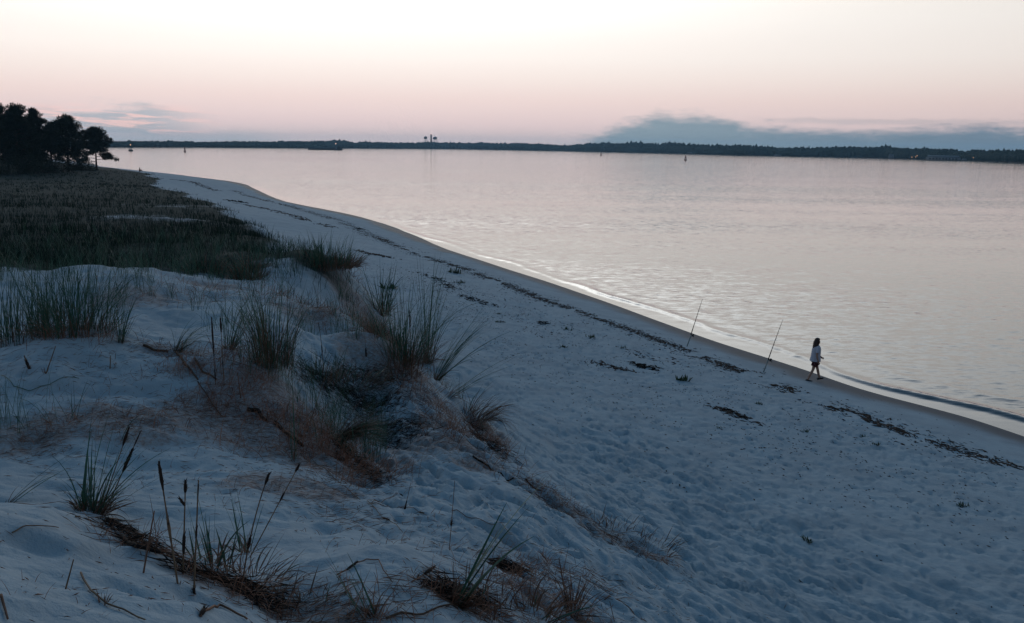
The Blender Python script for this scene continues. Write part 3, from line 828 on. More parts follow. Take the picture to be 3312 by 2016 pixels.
clump('mop shaped clump with green blades swept right, upturned on the slope', 1095, 1425, 190, 40, 170, -.35, 1.3, .07, .5, (.5, 1.5), .95, group=G1, dry_t=.7)
clump('dark green leafy clump at the head of the shaded hollow', 1040, 1225, 90, 80, 120, None, 0, .45, 1.0, (.3, 1.8), .8, group=G1)
clump('dark low grass clump leaning into the shaded hollow', 1150, 1250, 95, 60, 160, 0, .4, .5, 1.2, (.4, 1.8), .9, group=G1)
clump('single arching green sprout alone on the bare sand', 398, 1420, 150, 5, 16, 0, .75, .03, .4, (.7, 2.0), .3, group=G1, wd=.010)
clump('pair of thin upright green blades on the brown slope above the mop', 952, 1492, 280, 5, 14, 0, .03, .03, .12, (0, .3), .3, group=G1)
clump('green grass clump with brown dead base on the near crest', 300, 1655, 250, 44, 120, 0, .25, .13, .8, (.1, 1.0), .38, group=G1, wd=.010)
clump('low green blades arching from the left edge of the near crest', 28, 1625, 260, 9, 10, 0, 1.2, .03, .4, (.1, .9), .3, group=G1, wd=.010)
clump('upright green tuft among the dead seed stalks of the near crest', 690, 1830, 240, 18, 36, 0, .02, .12, .5, (.1, 1.1), .45, group=G1, wd=.010)
clump('spiky green tuft right of the dead seed stalks on the near crest', 790, 1790, 240, 12, 30, pi, .15, .05, .5, (.05, .5), .4, group=G1, wd=.010)
clump('matted brown grass below the tallest right hand seed stalk', 830, 1880, 140, 12, 90, 0, .3, .20, 1.3, (.3, 1.8), .95, group=G1)
clump('dark matted straw at the bottom edge under the near crest', 960, 1975, 110, 8, 90, 0, .3, .24, 1.4, (.3, 1.8), .95, group=G1)
clump('thin green tuft leaning left at the bottom edge', 1190, 1995, 230, 14, 40, pi, .45, .05, .5, (.1, .7), .5, group=G1, wd=.008)
clump('strong green tuft leaning right with long blades, low centre of the photo', 1470, 1955, 470, 13, 60, 0, .52, .05, .16, (.05, .55), .20, group=G1, wd=.020)
clump('tangle of dead brown grass around the foot of the strong leaning tuft', 1500, 1945, 110, 2, 120, None, 0, .28, 1.5, (.3, 1.8), .95, group=G1)
clump('dead straw clump with one green blade at the bottom edge', 1750, 1990, 150, 5, 90, 0, .4, .16, .9, (.1, .9), .95, group=G1, wd=.011)
clump('upright dead straw clump, rightmost of the near grass', 1845, 1985, 150, 2, 110, None, 0, .07, .35, (.1, .8), .95, group=G1)
clump('brown wisp of dead grass on the open slope, end of the litter line', 2110, 1775, 70, 2, 120, 0, .5, .35, 1.4, (.3, 1.8), .95, group=G1)
clump('brown fringe of dead grass along the slope crease', 1960, 1725, 55, 0, 160, 0, .2, .5, 1.3, (.3, 1.8), .95, group=G1)

# ---- dead seed stalks
GS = 'dead seed stalks standing on the dunes'
stalk('tall dead stalk with a long dark seed head, leftmost of the near trio', (578, 1892), (513, 1491), [(.78, 1.0, .013), (.50, .57, .010)], .007, nodes=(4,), group=GS, foot=.06)
stalk('dead stalk with twin dark seed heads, middle of the near trio', (590, 1856), (600, 1553), [(.88, 1.0, .013), (.28, .48, .014)], .007, side=(.86, -.03, .05, .010), group=GS)
stalk('slim dead stalk with a thick base, rightmost of the near trio', (625, 1920), (642, 1553), [(.84, 1.0, .006), (.52, .62, .009), (.0, .12, .013)], .007, group=GS, foot=.06)
stalk('short dark broken stalk leaning right, left of the near trio', (458, 1854), (499, 1653), None, .007, group=GS, mat='dry')
stalk('long dead stalk leaning right with a dark tip above the matted grass', (783, 1863), (871, 1530), [(.88, 1.0, .013), (.28, .40, .014)], .007, (-.03, 0, .05), group=GS)
stalk('longest dead stalk, leaning right across the brown slope', (800, 1800), (968, 1503), [(.93, 1.0, .015), (.62, .72, .010)], .007, group=GS)
stalk('thick dark seed head rising left from the near green clump', (325, 1640), (418, 1380), [(.78, 1.0, .018)], .007, (0, 0, 0), group=GS)
stalk('thick dark seed head rising right from the near green clump', (335, 1650), (455, 1395), [(.52, .80, .022), (.82, 1.0, .009)], .008, group=GS)
stalk('dark reddish dead stalk, left of the pair on the middle slope', (698, 1245), (684, 1025), [(.45, 1.0, .020), (.05, .3, .012)], .009, group=GS, mat='dry')
stalk('straight reddish dead stalk, right of the pair on the middle slope', (725, 1250), (713, 1028), [(.80, 1.0, .020), (.3, .4, .012)], .008, group=GS)
stalk('thin bent dead stalk above the shaded hollow', (1045, 1215), (1030, 1045), [(.45, .6, .015), (.9, 1.0, .010)], .008, (.05, 0, 0), group=GS)
stalk('short dead stalk standing in the sand left of the dune nose', (1185, 1155), (1180, 1090), [(0, .5, .025)], .007, group=GS)
stalk('lone straight dead stalk in the middle of the near slope', (1452, 1780), (1471, 1555), [(.40, .46, .012)], .005, group=GS, mat='dry')
stalk('short dead stalk with its seed head at the foot, left of the lone straight stalk', (1306, 1648), (1329, 1562), [(.0, .42, .014)], .005, group=GS, mat='dry')
stalk('dark dead stalk on the dune nose, behind the green clump', (1330, 1175), (1325, 1005), [(.7, 1.0, .020), (.05, .3, .014)], .008, group=GS, mat='dry')
stalk('pale thin stalk leaning over the shaded hollow', (1165, 1330), (1195, 1195), [(.0, .3, .012)], .006, group=GS)
stalk('bare slanting stalk in front of the mop shaped clump', (990, 1400), (1050, 1220), None, .008, group=GS)
stalk('short stub standing on the sandy hump', (355, 1195), (358, 1150), None, .012, group=GS)
stalk('thick fibrous stub near the left edge, on the bare sand', (98, 1195), (78, 1150), [(.1, .7, .03)], .018, group=GS, foot=.12)
stalk('forked pale stub right of the fibrous one', (145, 1210), (180, 1120), None, .012, group=GS, foot=.15)
stalk('stick poking out of the bare near sand', (202, 1905), (238, 1810), None, .006, group=GS)
stalk('upright dead stem rising from the straw at the bottom edge', (1842, 1990), (1808, 1805), [(.2, .45, .012)], .008, group=GS, mat='dry')
stalk('thin dark stem at the bottom edge, right of the straw', (1992, 2014), (1972, 1945), None, .005, group=GS, mat='dry')
stalk('short dark stalk with a fork by the brown slope', (780, 1290), (768, 1205), None, .012, group=GS, mat='dry')

# ---- fallen stalks
GF = 'fallen stalks lying on the sand'
lying('fallen stalk with a root knot in the middle, bottom left on the bare sand', [(262, 1862), (305, 1925), (345, 1960), (400, 1980), (470, 2014)], .007, knot=.45, group=GF)
lying('bent dark stalk at the bottom edge, left of the matted straw', [(648, 2000), (668, 1980), (710, 1963), (755, 1985), (800, 2010)], .010, [(.0, .2, .018)], group=GF, mat='dry')
lying('long curved stalk sweeping across the bare sand from the left edge', [(4, 1216), (45, 1255), (95, 1268), (160, 1248), (215, 1222), (256, 1228)], .007, group=GF, mat='blade')
lying('curved stalk with a seed head lying across the lower slope', [(1090, 1865), (1140, 1838), (1185, 1815), (1225, 1816), (1240, 1850), (1268, 1888)], .006, [(.12, .30, .012)], group=GF, mat='dry')
lying('fallen stalk with a blunt seed head left of the strong leaning tuft', [(1332, 1890), (1372, 1862), (1408, 1842)], .006, [(.5, 1.0, .016)], group=GF, mat='dry')
lying('thin fallen stem, upper of the fork on the middle slope', [(1200, 1632), (1250, 1617), (1303, 1608)], .005, [(.9, 1.0, .010)], group=GF, mat='dry')
lying('thin fallen stem, lower of the fork on the middle slope', [(1200, 1632), (1290, 1643), (1372, 1668)], .005, [(.93, 1.0, .010)], group=GF, mat='dry')
lying('long fallen stem running down the brown slope', [(1000, 1475), (1080, 1550), (1190, 1625), (1250, 1680), (1302, 1726)], .006, [(.72, .82, .014)], group=GF)
lying('fallen stem pointing down the near slope, right of the lone stalk', [(1462, 1658), (1540, 1680), (1600, 1705), (1658, 1730)], .005, group=GF, mat='dry')
lying('broken dark stem by the straw at the bottom, pointing right', [(1955, 1945), (2030, 1965), (2090, 2014)], .008, group=GF, mat='dry')
lying('dark twig with a seed head lying above the straw clumps', [(1660, 1830), (1735, 1815), (1785, 1806)], .006, [(.6, .85, .010)], group=GF, mat='dry')
lying('long bare root running along the bottom edge', [(1250, 2006), (1370, 1992), (1480, 1965)], .010, group=GF, mat='rootwood')
lying('thin bent stem on the near crest, upper left of the stick', [(40, 1730), (85, 1710), (130, 1708), (190, 1714)], .005, group=GF)
lying('stem lying at the left bottom corner', [(4, 1935), (14, 1970), (26, 2012)], .008, group=GF, mat='dry')
lying('dark wooden stem lying on the scarp foot', [(1530, 1480), (1580, 1510), (1620, 1535), (1662, 1552)], .020, group=GF, mat='dark')
lying('dark twig among the brown litter on the slope crease', [(1700, 1555), (1725, 1580), (1752, 1592)], .014, group=GF, mat='dark')
lying('reddish stem lying across the middle dune slope', [(735, 1166), (790, 1182), (845, 1203)], .006, group=GF)
lying('fallen stem under the near green clump', [(245, 1678), (350, 1680), (465, 1680)], .006, group=GF)

# ---- roots laid bare
GR = 'bare roots and driftwood on the dune'
lying('thick bare root slanting down from the drooping tuft', [(572, 1148), (600, 1188), (640, 1235)], .030, lift=.03, name='root', cat='root', group=GR, mat='rootwood')
lying('second bare root joining the pair of dead stalks', [(630, 1165), (655, 1210), (700, 1235)], .026, lift=.03, name='root', cat='root', group=GR, mat='rootwood')
lying('pale root running along the sand ridge left of the drooping tuft', [(465, 1120), (500, 1138), (545, 1140)], .030, lift=.02, name='root', cat='root', group=GR, mat='rootwood')
lying('long root going down the slope from the bare roots', [(640, 1238), (680, 1300), (720, 1350)], .012, name='root', cat='root', group=GR, mat='rootwood')
lying('dark driftwood stick on the near crest, upper of the two', [(345, 1690), (390, 1705), (440, 1728)], .020, lift=.02, name='driftwood', cat='driftwood', group=GR, mat='dark')
lying('dark driftwood stick on the near crest, lower of the two', [(390, 1745), (440, 1780), (520, 1800)], .020, lift=.02, name='driftwood', cat='driftwood', group=GR, mat='dark')
lying('dark weathered log half buried on the brown middle slope', [(890, 1370), (930, 1410), (980, 1450)], .040, lift=.02, name='driftwood', cat='driftwood', group=GR, mat='dark')
lying('dark root stump at the top of the brown middle slope', [(800, 1330), (835, 1335), (860, 1365)], .045, lift=.03, name='driftwood', cat='driftwood', group=GR, mat='dark')

# ---- brown matted litter, dark root mat, scattered straw, wrack: nobody could count it
def strips(xy, L, wd, phi, lift=.008, pitch=None):
    n_ = len(xy)
    z = H(xy[:, 0], xy[:, 1]) + lift
    dx = np.cos(phi) * L / 2; dy = np.sin(phi) * L / 2
    za = H(xy[:, 0] - dx, xy[:, 1] - dy) + lift; zb = H(xy[:, 0] + dx, xy[:, 1] + dy) + lift
    if pitch is not None: zb = zb + pitch * L
    a = np.stack([xy[:, 0] - dx, xy[:, 1] - dy, za], -1); b = np.stack([xy[:, 0] + dx, xy[:, 1] + dy, zb], -1)
    sd = np.stack([-np.sin(phi), np.cos(phi), np.zeros(n_)], -1) * (wd / 2)[:, None]
    m = (a + b) / 2 + rng.normal(0, .12, (n_, 1)) * sd * 8
    m[:, 2] = np.maximum((a[:, 2] + b[:, 2]) / 2, H(m[:, 0], m[:, 1]) + lift) 
    up = np.zeros((n_, 3)); up[:, 2] = wd * .5
    V_ = np.stack([a, m - sd, m + up, m + sd, b, m - up], 1).reshape(-1, 3)
    o = (np.arange(n_) * 6)[:, None]
    tri = np.array([(0, 1, 2), (0, 2, 3), (4, 2, 1), (4, 3, 2), (0, 5, 1), (0, 3, 5), (4, 1, 5), (4, 5, 3)])
    return V_, (o[:, :, None] + tri[None]).reshape(-1, 3)
def near_px(pxs, count, spread):
    """points scattered on the ground round a line of photo pixels"""
    G = [ground(*q) for q in pxs]; out = []
    seg = [(a, b, (b - a).length) for a, b in zip(G[:-1], G[1:])]; tot = sum(s[2] for s in seg)
    for a, b, l in seg:
        k = int(round(count * l / tot)); t = rng.random(k)
        out.append(np.stack([a.x + (b.x - a.x) * t, a.y + (b.y - a.y) * t], -1) + rng.normal(0, spread, (k, 2)))
    return np.concatenate(out)
sl = Pile()
def litter(pxs, count, spread, Lr=(.05, .25), wr=(.003, .007), pile=None, phi0=None, ps=.9, pitch=0.0):
    xy = near_px(pxs, count, spread); k = len(xy)
    phi = rng.random(k) * 2 * np.pi if phi0 is None else rng.normal(phi0, ps, k)
    V_, F_ = strips(xy, rng.uniform(*Lr, k), rng.uniform(*wr, k), phi, pitch=rng.random(k) ** 2 * pitch)
    (pile or sl).add(V_, F_)
SD_PHI = -.9
for pxs, c, s in (([(860, 1240), (950, 1340), (1040, 1480), (1120, 1580)], 1300, .45), ([(640, 1280), (760, 1360), (860, 1430)], 800, .4), ([(300, 1340), (480, 1370)], 400, .4),
                  ([(80, 1380), (160, 1470)], 300, .25), ([(1330, 1240), (1420, 1350), (1500, 1450), (1600, 1520)], 1200, .4), ([(1110, 930), (1170, 1020), (1190, 1090)], 900, .6),
                  ([(830, 1540), (960, 1570), (1100, 1640), (1250, 1700)], 420, .35), ([(1690, 1540), (1800, 1640), (1900, 1700), (2020, 1760), (2160, 1830)], 900, .22),
                  ([(300, 1680), (420, 1740), (560, 1810), (700, 1880), (820, 1940)], 420, .15), ([(820, 1900), (950, 1960), (1100, 2000), (1250, 2010)], 480, .2),
                  ([(1380, 1900), (1480, 1950), (1600, 1950)], 420, .2), ([(1600, 1840), (1700, 1850), (1800, 1850), (1950, 1880)], 500, .3), ([(1650, 1950), (1800, 1990), (1950, 2000)], 420, .3),
                  ([(430, 1110), (520, 1130), (600, 1150)], 260, .25), ([(0, 1180), (200, 1170), (420, 1170)], 200, .5), ([(900, 980), (1040, 1010), (1130, 1040)], 420, .6),
                  ([(420, 950), (620, 960), (800, 960)], 420, 1.0)):
    litter(pxs, c, s, phi0=SD_PHI, ps=1.1, pitch=.35)
litter([(1250, 1500), (1700, 1700), (2300, 1950)], 500, 1.6, (.04, .16))
litter([(1500, 1250), (1900, 1450), (2500, 1800)], 520, 2.2, (.04, .16))
litter([(150, 1800), (400, 1950)], 160, .6, (.01, .07), (.003, .008))
litter([(100, 1480), (500, 1500), (900, 1620)], 420, .9, (.02, .14), (.004, .009))
litter([(100, 1220), (500, 1230), (900, 1120)], 420, .8, (.03, .16), (.004, .010))
litter([(1300, 1750), (1700, 1850), (2300, 2000)], 360, .9, (.02, .12), (.003, .008))
sl.build('straw_litter', M['dry'])
tag(bpy.data.objects['straw_litter'], 'brown dead grass stems strewn over the dune slopes', 'straw', kind='stuff')

tg = Pile()
def tangle(pxs, count, spread, h=(.2, .55), lean=-.6, amt=.5, wd=.0075, tmax=1.25):
    xy = near_px(pxs, int(count * 1.35), spread); k = len(xy); D = np.hypot(xy[:, 0], xy[:, 1])
    g = vnoise(xy[:, 0] / .5, xy[:, 1] / .5) + .5 * vnoise(xy[:, 0] / 1.6, xy[:, 1] / 1.6); keep_ = g > -.35
    xy = xy[keep_]; D = D[keep_]; k = len(xy)
    P_ = np.stack([xy[:, 0], xy[:, 1], H(xy[:, 0], xy[:, 1]) - .02], -1)
    V_, F_ = blades(P_, rng.normal(lean, 1.3, k), rng.uniform(.2, tmax, k), rng.uniform(*h, k), rng.uniform(.2, 1.9, k), np.maximum(wd, .0004 * D) * rng.uniform(.6, 1.3, k), 5)
    tg.add(V_, F_)
tangle([(820, 1150), (880, 1220), (960, 1330), (1040, 1450), (1150, 1570)], 2300, .45)
tangle([(590, 1160), (680, 1270), (780, 1370), (900, 1450)], 900, .38, (.15, .45))
tangle([(1230, 1060), (1300, 1180), (1390, 1300), (1470, 1400), (1600, 1510)], 2500, .38)
tangle([(1180, 1000), (1230, 1080), (1300, 1150)], 700, .45, (.25, .7))
tangle([(1090, 840), (1150, 920), (1190, 1010), (1220, 1090)], 900, .55, (.3, .7))
tangle([(950, 1000), (1080, 1020), (1160, 1050)], 420, .6, (.2, .5))
tangle([(430, 930), (620, 950), (820, 950), (980, 960)], 700, .9, (.25, .6))
tangle([(20, 1110), (200, 1090), (330, 1100), (480, 1130)], 500, .35, (.2, .6))
tangle([(60, 1390), (330, 1350), (560, 1360)], 330, .35, (.1, .3))
tangle([(250, 1670), (420, 1745), (560, 1820), (700, 1880), (850, 1960), (1050, 2005), (1250, 2012)], 420, .14, (.12, .38), wd=.005)
tangle([(1400, 1930), (1500, 1960), (1620, 1900), (1750, 1960), (1880, 1980)], 520, .22, (.12, .4), wd=.005)
tangle([(1620, 1835), (1780, 1850), (1900, 1860)], 240, .2, (.1, .3), wd=.005)
tangle([(1700, 1545), (1800, 1630), (1900, 1700), (2020, 1750), (2150, 1820)], 620, .17, (.1, .32), wd=.005)
tangle([(1530, 1350), (1580, 1410), (1610, 1480)], 420, .16, (.2, .5))
tangle([(500, 1480), (800, 1560), (1100, 1680), (1400, 1800)], 380, .7, (.06, .24), wd=.005)
tangle([(150, 1240), (450, 1260), (750, 1230)], 260, .7, (.08, .3), wd=.006)
tangle([(50, 1850), (300, 1900), (500, 1970)], 60, .35, (.04, .14), wd=.004)
tangle([(1500, 1600), (1700, 1760), (1900, 1900)], 200, .6, (.05, .2), wd=.005)
tag(tg.build('dead_grass', M['tangle']), 'tangled reddish brown dead grass down the dune slopes', 'grass', kind='stuff')

rm = Pile()
for pxs, c, s in (([(990, 1220), (1080, 1250), (1180, 1290), (1240, 1330)], 1700, .32), ([(1150, 1330), (1220, 1380), (1300, 1420), (1290, 1360)], 1100, .30), ([(1100, 1200), (1220, 1220), (1290, 1240)], 700, .3),
                  ([(1100, 1420), (1160, 1500), (1220, 1570)], 500, .12), ([(1540, 1370), (1590, 1440), (1620, 1480)], 800, .16), ([(340, 1690), (420, 1730), (520, 1790)], 130, .06),
                  ([(600, 1850), (700, 1880), (800, 1900)], 150, .09), ([(780, 1900), (900, 1980)], 150, .09), ([(1420, 1920), (1560, 1945)], 300, .08), ([(1610, 1830), (1680, 1850)], 200, .06)):
    litter(pxs, c, s, (.06, .3), (.005, .013), rm, pitch=.5)
tag(rm.build('root_mat', M['dark']), 'dark mat of roots and rotting grass in the dune hollow', 'roots', kind='stuff')

wk = Pile()
WRACK = [(925, 665), (1013, 690), (1096, 714), (1150, 740), (1229, 773), (1313, 806), (1355, 825), (1430, 850), (1500, 869), (1593, 904), (1687, 941), (1757, 969), (1850, 1002), (1943, 1035),
         (2037, 1067), (2107, 1095), (2235, 1139), (2296, 1164), (2345, 1180), (2430, 1215), (2515, 1248), (2631, 1294), (2723, 1325), (2804, 1354), (2896, 1392), (2954, 1409), (3035, 1438), (3110, 1462), (3219, 1496), (3330, 1518), (3600, 1610)]
def wrack(pxs, count, spread, Lr=(.08, .32), wr=(.02, .06)):
    xy = near_px(pxs, count, spread)
    g = vnoise(xy[:, 0] / 1.3, xy[:, 1] / 1.3) + .6 * vnoise(xy[:, 0] / .45, xy[:, 1] / .45)
    xy = xy[g > -.38]; k = len(xy)
    V_, F_ = strips(xy, rng.uniform(*Lr, k), rng.uniform(*wr, k), rng.normal(2.0, .6, k), .004)
    wk.add(V_, F_)
wrack(WRACK, 7500, .52, (.05, .26), (.012, .045)); wrack(WRACK[4:], 4200, .22, (.06, .3), (.015, .05)); wrack([(2296, 1164), (2515, 1248), (2723, 1325), (2896, 1392)], 140, .18, (.2, .5), (.04, .09))
wrack([(550, 580), (628, 590), (657, 605), (706, 619)], 260, .5, (.3, .9), (.06, .15))
wrack([(755, 617), (828, 641), (925, 665)], 220, .5, (.3, .9), (.05, .12))
wrack([(780, 660), (901, 685), (974, 709), (1071, 736)], 420, .45, (.2, .8), (.05, .12))
wrack([(1159, 811), (1220, 825), (1300, 839)], 300, .25, (.15, .5), (.03, .09))
wrack([(1920, 1170), (1990, 1190), (2060, 1212)], 160, .18); wrack([(2000, 1130), (2200, 1180)], 60, .5)
wrack([(2316, 1319), (2390, 1345), (2460, 1372)], 150, .16)
wrack([(1300, 900), (1700, 1080), (2300, 1300), (3200, 1650)], 5200, 3.0, (.025, .11), (.010, .032))
wrack([(1250, 860), (1500, 960), (1900, 1100)], 700, 1.8, (.05, .16), (.015, .05))
tag(wk.build('wrack_line', M['wrack'], smooth=False), 'dark broken line of dried seaweed along the beach', 'seaweed', kind='stuff')

# ---- seaweed heaps
def heap(label, pxs, count, spread, Lr=(.10, .35), wr=(.018, .05)):
    o = ground(*pxs[len(pxs) // 2])
    t = empty('seaweed_heap', o); tag(t, label, 'seaweed', 'seaweed heaps on the upper beach')
    q = Pile()
    for lay in range(3):
        xy = near_px(pxs, int(count * (.30, .16, .07)[lay]), spread * (1.7 - .55 * lay)); xy = xy[vnoise(xy[:, 0] / .35, xy[:, 1] / .35) > -.3]; k = len(xy)
        V_, F_ = strips(xy, rng.uniform(*Lr, k), rng.uniform(*wr, k), rng.normal(2.0, .7, k), .01 + .035 * lay)
        q.add(V_ - np.array(o), F_)
    tag(q.build('strands', M['dark'], t, False), kind='stuff')
heap('long dark seaweed heap, largest on the upper beach', [(1350, 885), (1395, 900), (1440, 912), (1458, 937)], 520, .20)
heap('dark seaweed heap with a knobbed end below the largest one', [(1500, 958), (1550, 978), (1607, 993)], 330, .16)
heap('short flat seaweed heap alone in the middle of the beach', [(1700, 1040), (1735, 1045), (1770, 1047)], 200, .09)
heap('dark seaweed heap nearest the farther fishing rod', [(2046, 1178), (2080, 1186), (2121, 1194)], 190, .11)
heap('round dark seaweed tuft in the wrack line, left of the bay curve', [(1150, 739), (1162, 741), (1172, 744)], 220, .20)
heap('dark seaweed heap on the right of the beach, above the trampled sand', [(2330, 1324), (2400, 1350), (2440, 1366)], 110, .07)
heap('small dark seaweed tuft at the end of a faint branch, far up the beach', [(762, 651), (768, 653), (775, 655)], 130, .35, (.3, .8), (.08, .2))

# ---- little beach plants
def beach_plant(label, px, py, wpx, n_=42):
    p = ground(px, py); D = math.hypot(p.x, p.y); h = wpx * D / F
    t = empty('beach_plant', p); tag(t, label, 'plant', 'small green plants on the beach')
    for k in range(3):
        V_, F_ = tuft_blades(n_ // 3, h * .55, h * .22, tmax=1.35, bend=(.1, .9), wd=h * .13, nseg=3)
        q = Pile(); q.add(V_ + np.array([(k - 1) * h * .28, rng.normal(0, .1) * h, 0]), F_); q.build('leaf_rosette', M['rocket'], t)
for l, x, y, s in (('green beach plant beside the largest seaweed heap, upper one', 1472, 884, 40), ('green beach plant beside the largest seaweed heap, lower one', 1486, 917, 28),
                   ('dark green beach plant right of the flat seaweed heap, upper of two', 1838, 1068, 28), ('dark green beach plant right of the flat seaweed heap, lower of two', 1911, 1094, 28),
                   ('low beach plant just above the seaweed heap by the farther fishing rod', 2013, 1127, 22), ('bright green beach plant on the sand below the farther fishing rod', 2209, 1231, 46),
                   ('tiny beach plant left below the walking person', 2455, 1308, 24), ('tiny beach plant below the wrack, right of the walker', 2789, 1414, 22),
                   ('tiny beach plant on the right of the trampled sand', 2833, 1440, 24), ('pale small beach plant on the trampled sand', 2602, 1397, 22),
                   ('dark small beach plant low on the right', 3115, 1640, 34), ('upright spiky plant at the dune foot', 1257, 935, 46),
                   ('dark tuft on mid beach, right of and below the three dark lumps', 1822, 1124, 24), ('dark round lump plant, uppermost of the three lumps', 1614, 1017, 16), ('dark round lump plant, lower left of the three lumps', 1610, 1043, 18),
                   ('dark round lump plant, lower right of the three lumps', 1626, 1043, 14), ('small tuft alone on the near right slope', 2605, 1750, 40), ('small dark tuft just below the right hand seaweed heap', 2330, 1386, 20)):
    beach_plant(l, x, y, s)

# ---- the meadow behind the dunes and thin grass on the sandy saddle
def scatter(nr_, keep, rmin, rmax, tmin=-34, tmax=2):
    tt = np.radians(rng.uniform(tmin, tmax, nr_)); ll = rng.uniform(math.log(rmin), math.log(rmax), nr_)
    v = interp_grid(tt, ll, th, lr, keep)
    k = rng.random(nr_) < v
    tt, ll = tt[k], ll[k]
    return np.exp(ll) * np.sin(tt), np.exp(ll) * np.cos(tt)
keep = np.clip(vegf * (.75 + .5 * vnoise(X / 6, Y / 6)), 0, 1)
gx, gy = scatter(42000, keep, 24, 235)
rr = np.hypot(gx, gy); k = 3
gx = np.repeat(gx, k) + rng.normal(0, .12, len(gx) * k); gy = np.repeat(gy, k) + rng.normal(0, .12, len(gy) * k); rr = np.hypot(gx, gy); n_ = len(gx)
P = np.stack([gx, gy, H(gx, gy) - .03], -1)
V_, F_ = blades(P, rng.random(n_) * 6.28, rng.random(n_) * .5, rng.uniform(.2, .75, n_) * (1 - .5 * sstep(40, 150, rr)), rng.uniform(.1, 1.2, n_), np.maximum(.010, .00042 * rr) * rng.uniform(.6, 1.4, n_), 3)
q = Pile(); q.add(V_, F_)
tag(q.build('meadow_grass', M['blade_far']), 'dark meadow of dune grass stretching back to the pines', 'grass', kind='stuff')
# thin scattered tufts nearer by
thin = inland * sstep(21, 25, R) * (1 - sstep(40, 60, R)) * np.clip(.55 + 1.1 * vnoise(X / 2.3 + 5, Y / 2.3), 0, 1) * sstep(17.0, 18.5, SD)
gx, gy = scatter(3600, np.clip(thin, 0, 1) * .55, 20, 60)
gx2, gy2 = scatter(900, inland * sstep(.1, .5, vnoise(X / 1.9 + 30, Y / 1.9)), 13, 22, -34, -8)
gx = np.concatenate([gx, gx2]); gy = np.concatenate([gy, gy2])
k = 8
gx = np.repeat(gx, k) + rng.normal(0, .06, len(gx) * k); gy = np.repeat(gy, k) + rng.normal(0, .06, len(gy) * k); n_ = len(gx); rr = np.hypot(gx, gy)
P = np.stack([gx, gy, H(gx, gy) - .03], -1)
V_, F_ = blades(P, rng.random(n_) * 6.28, rng.random(n_) * .5, rng.uniform(.3, 1.0, n_), rng.uniform(.1, 1.4, n_), np.maximum(.007, .00045 * rr) * rng.uniform(.6, 1.3, n_), 5)
q = Pile(); q.add(V_, F_)
tag(q.build('dune_grass', M['blade']), 'thin scattered green grass on the sandy saddle of the dune', 'grass', kind='stuff')
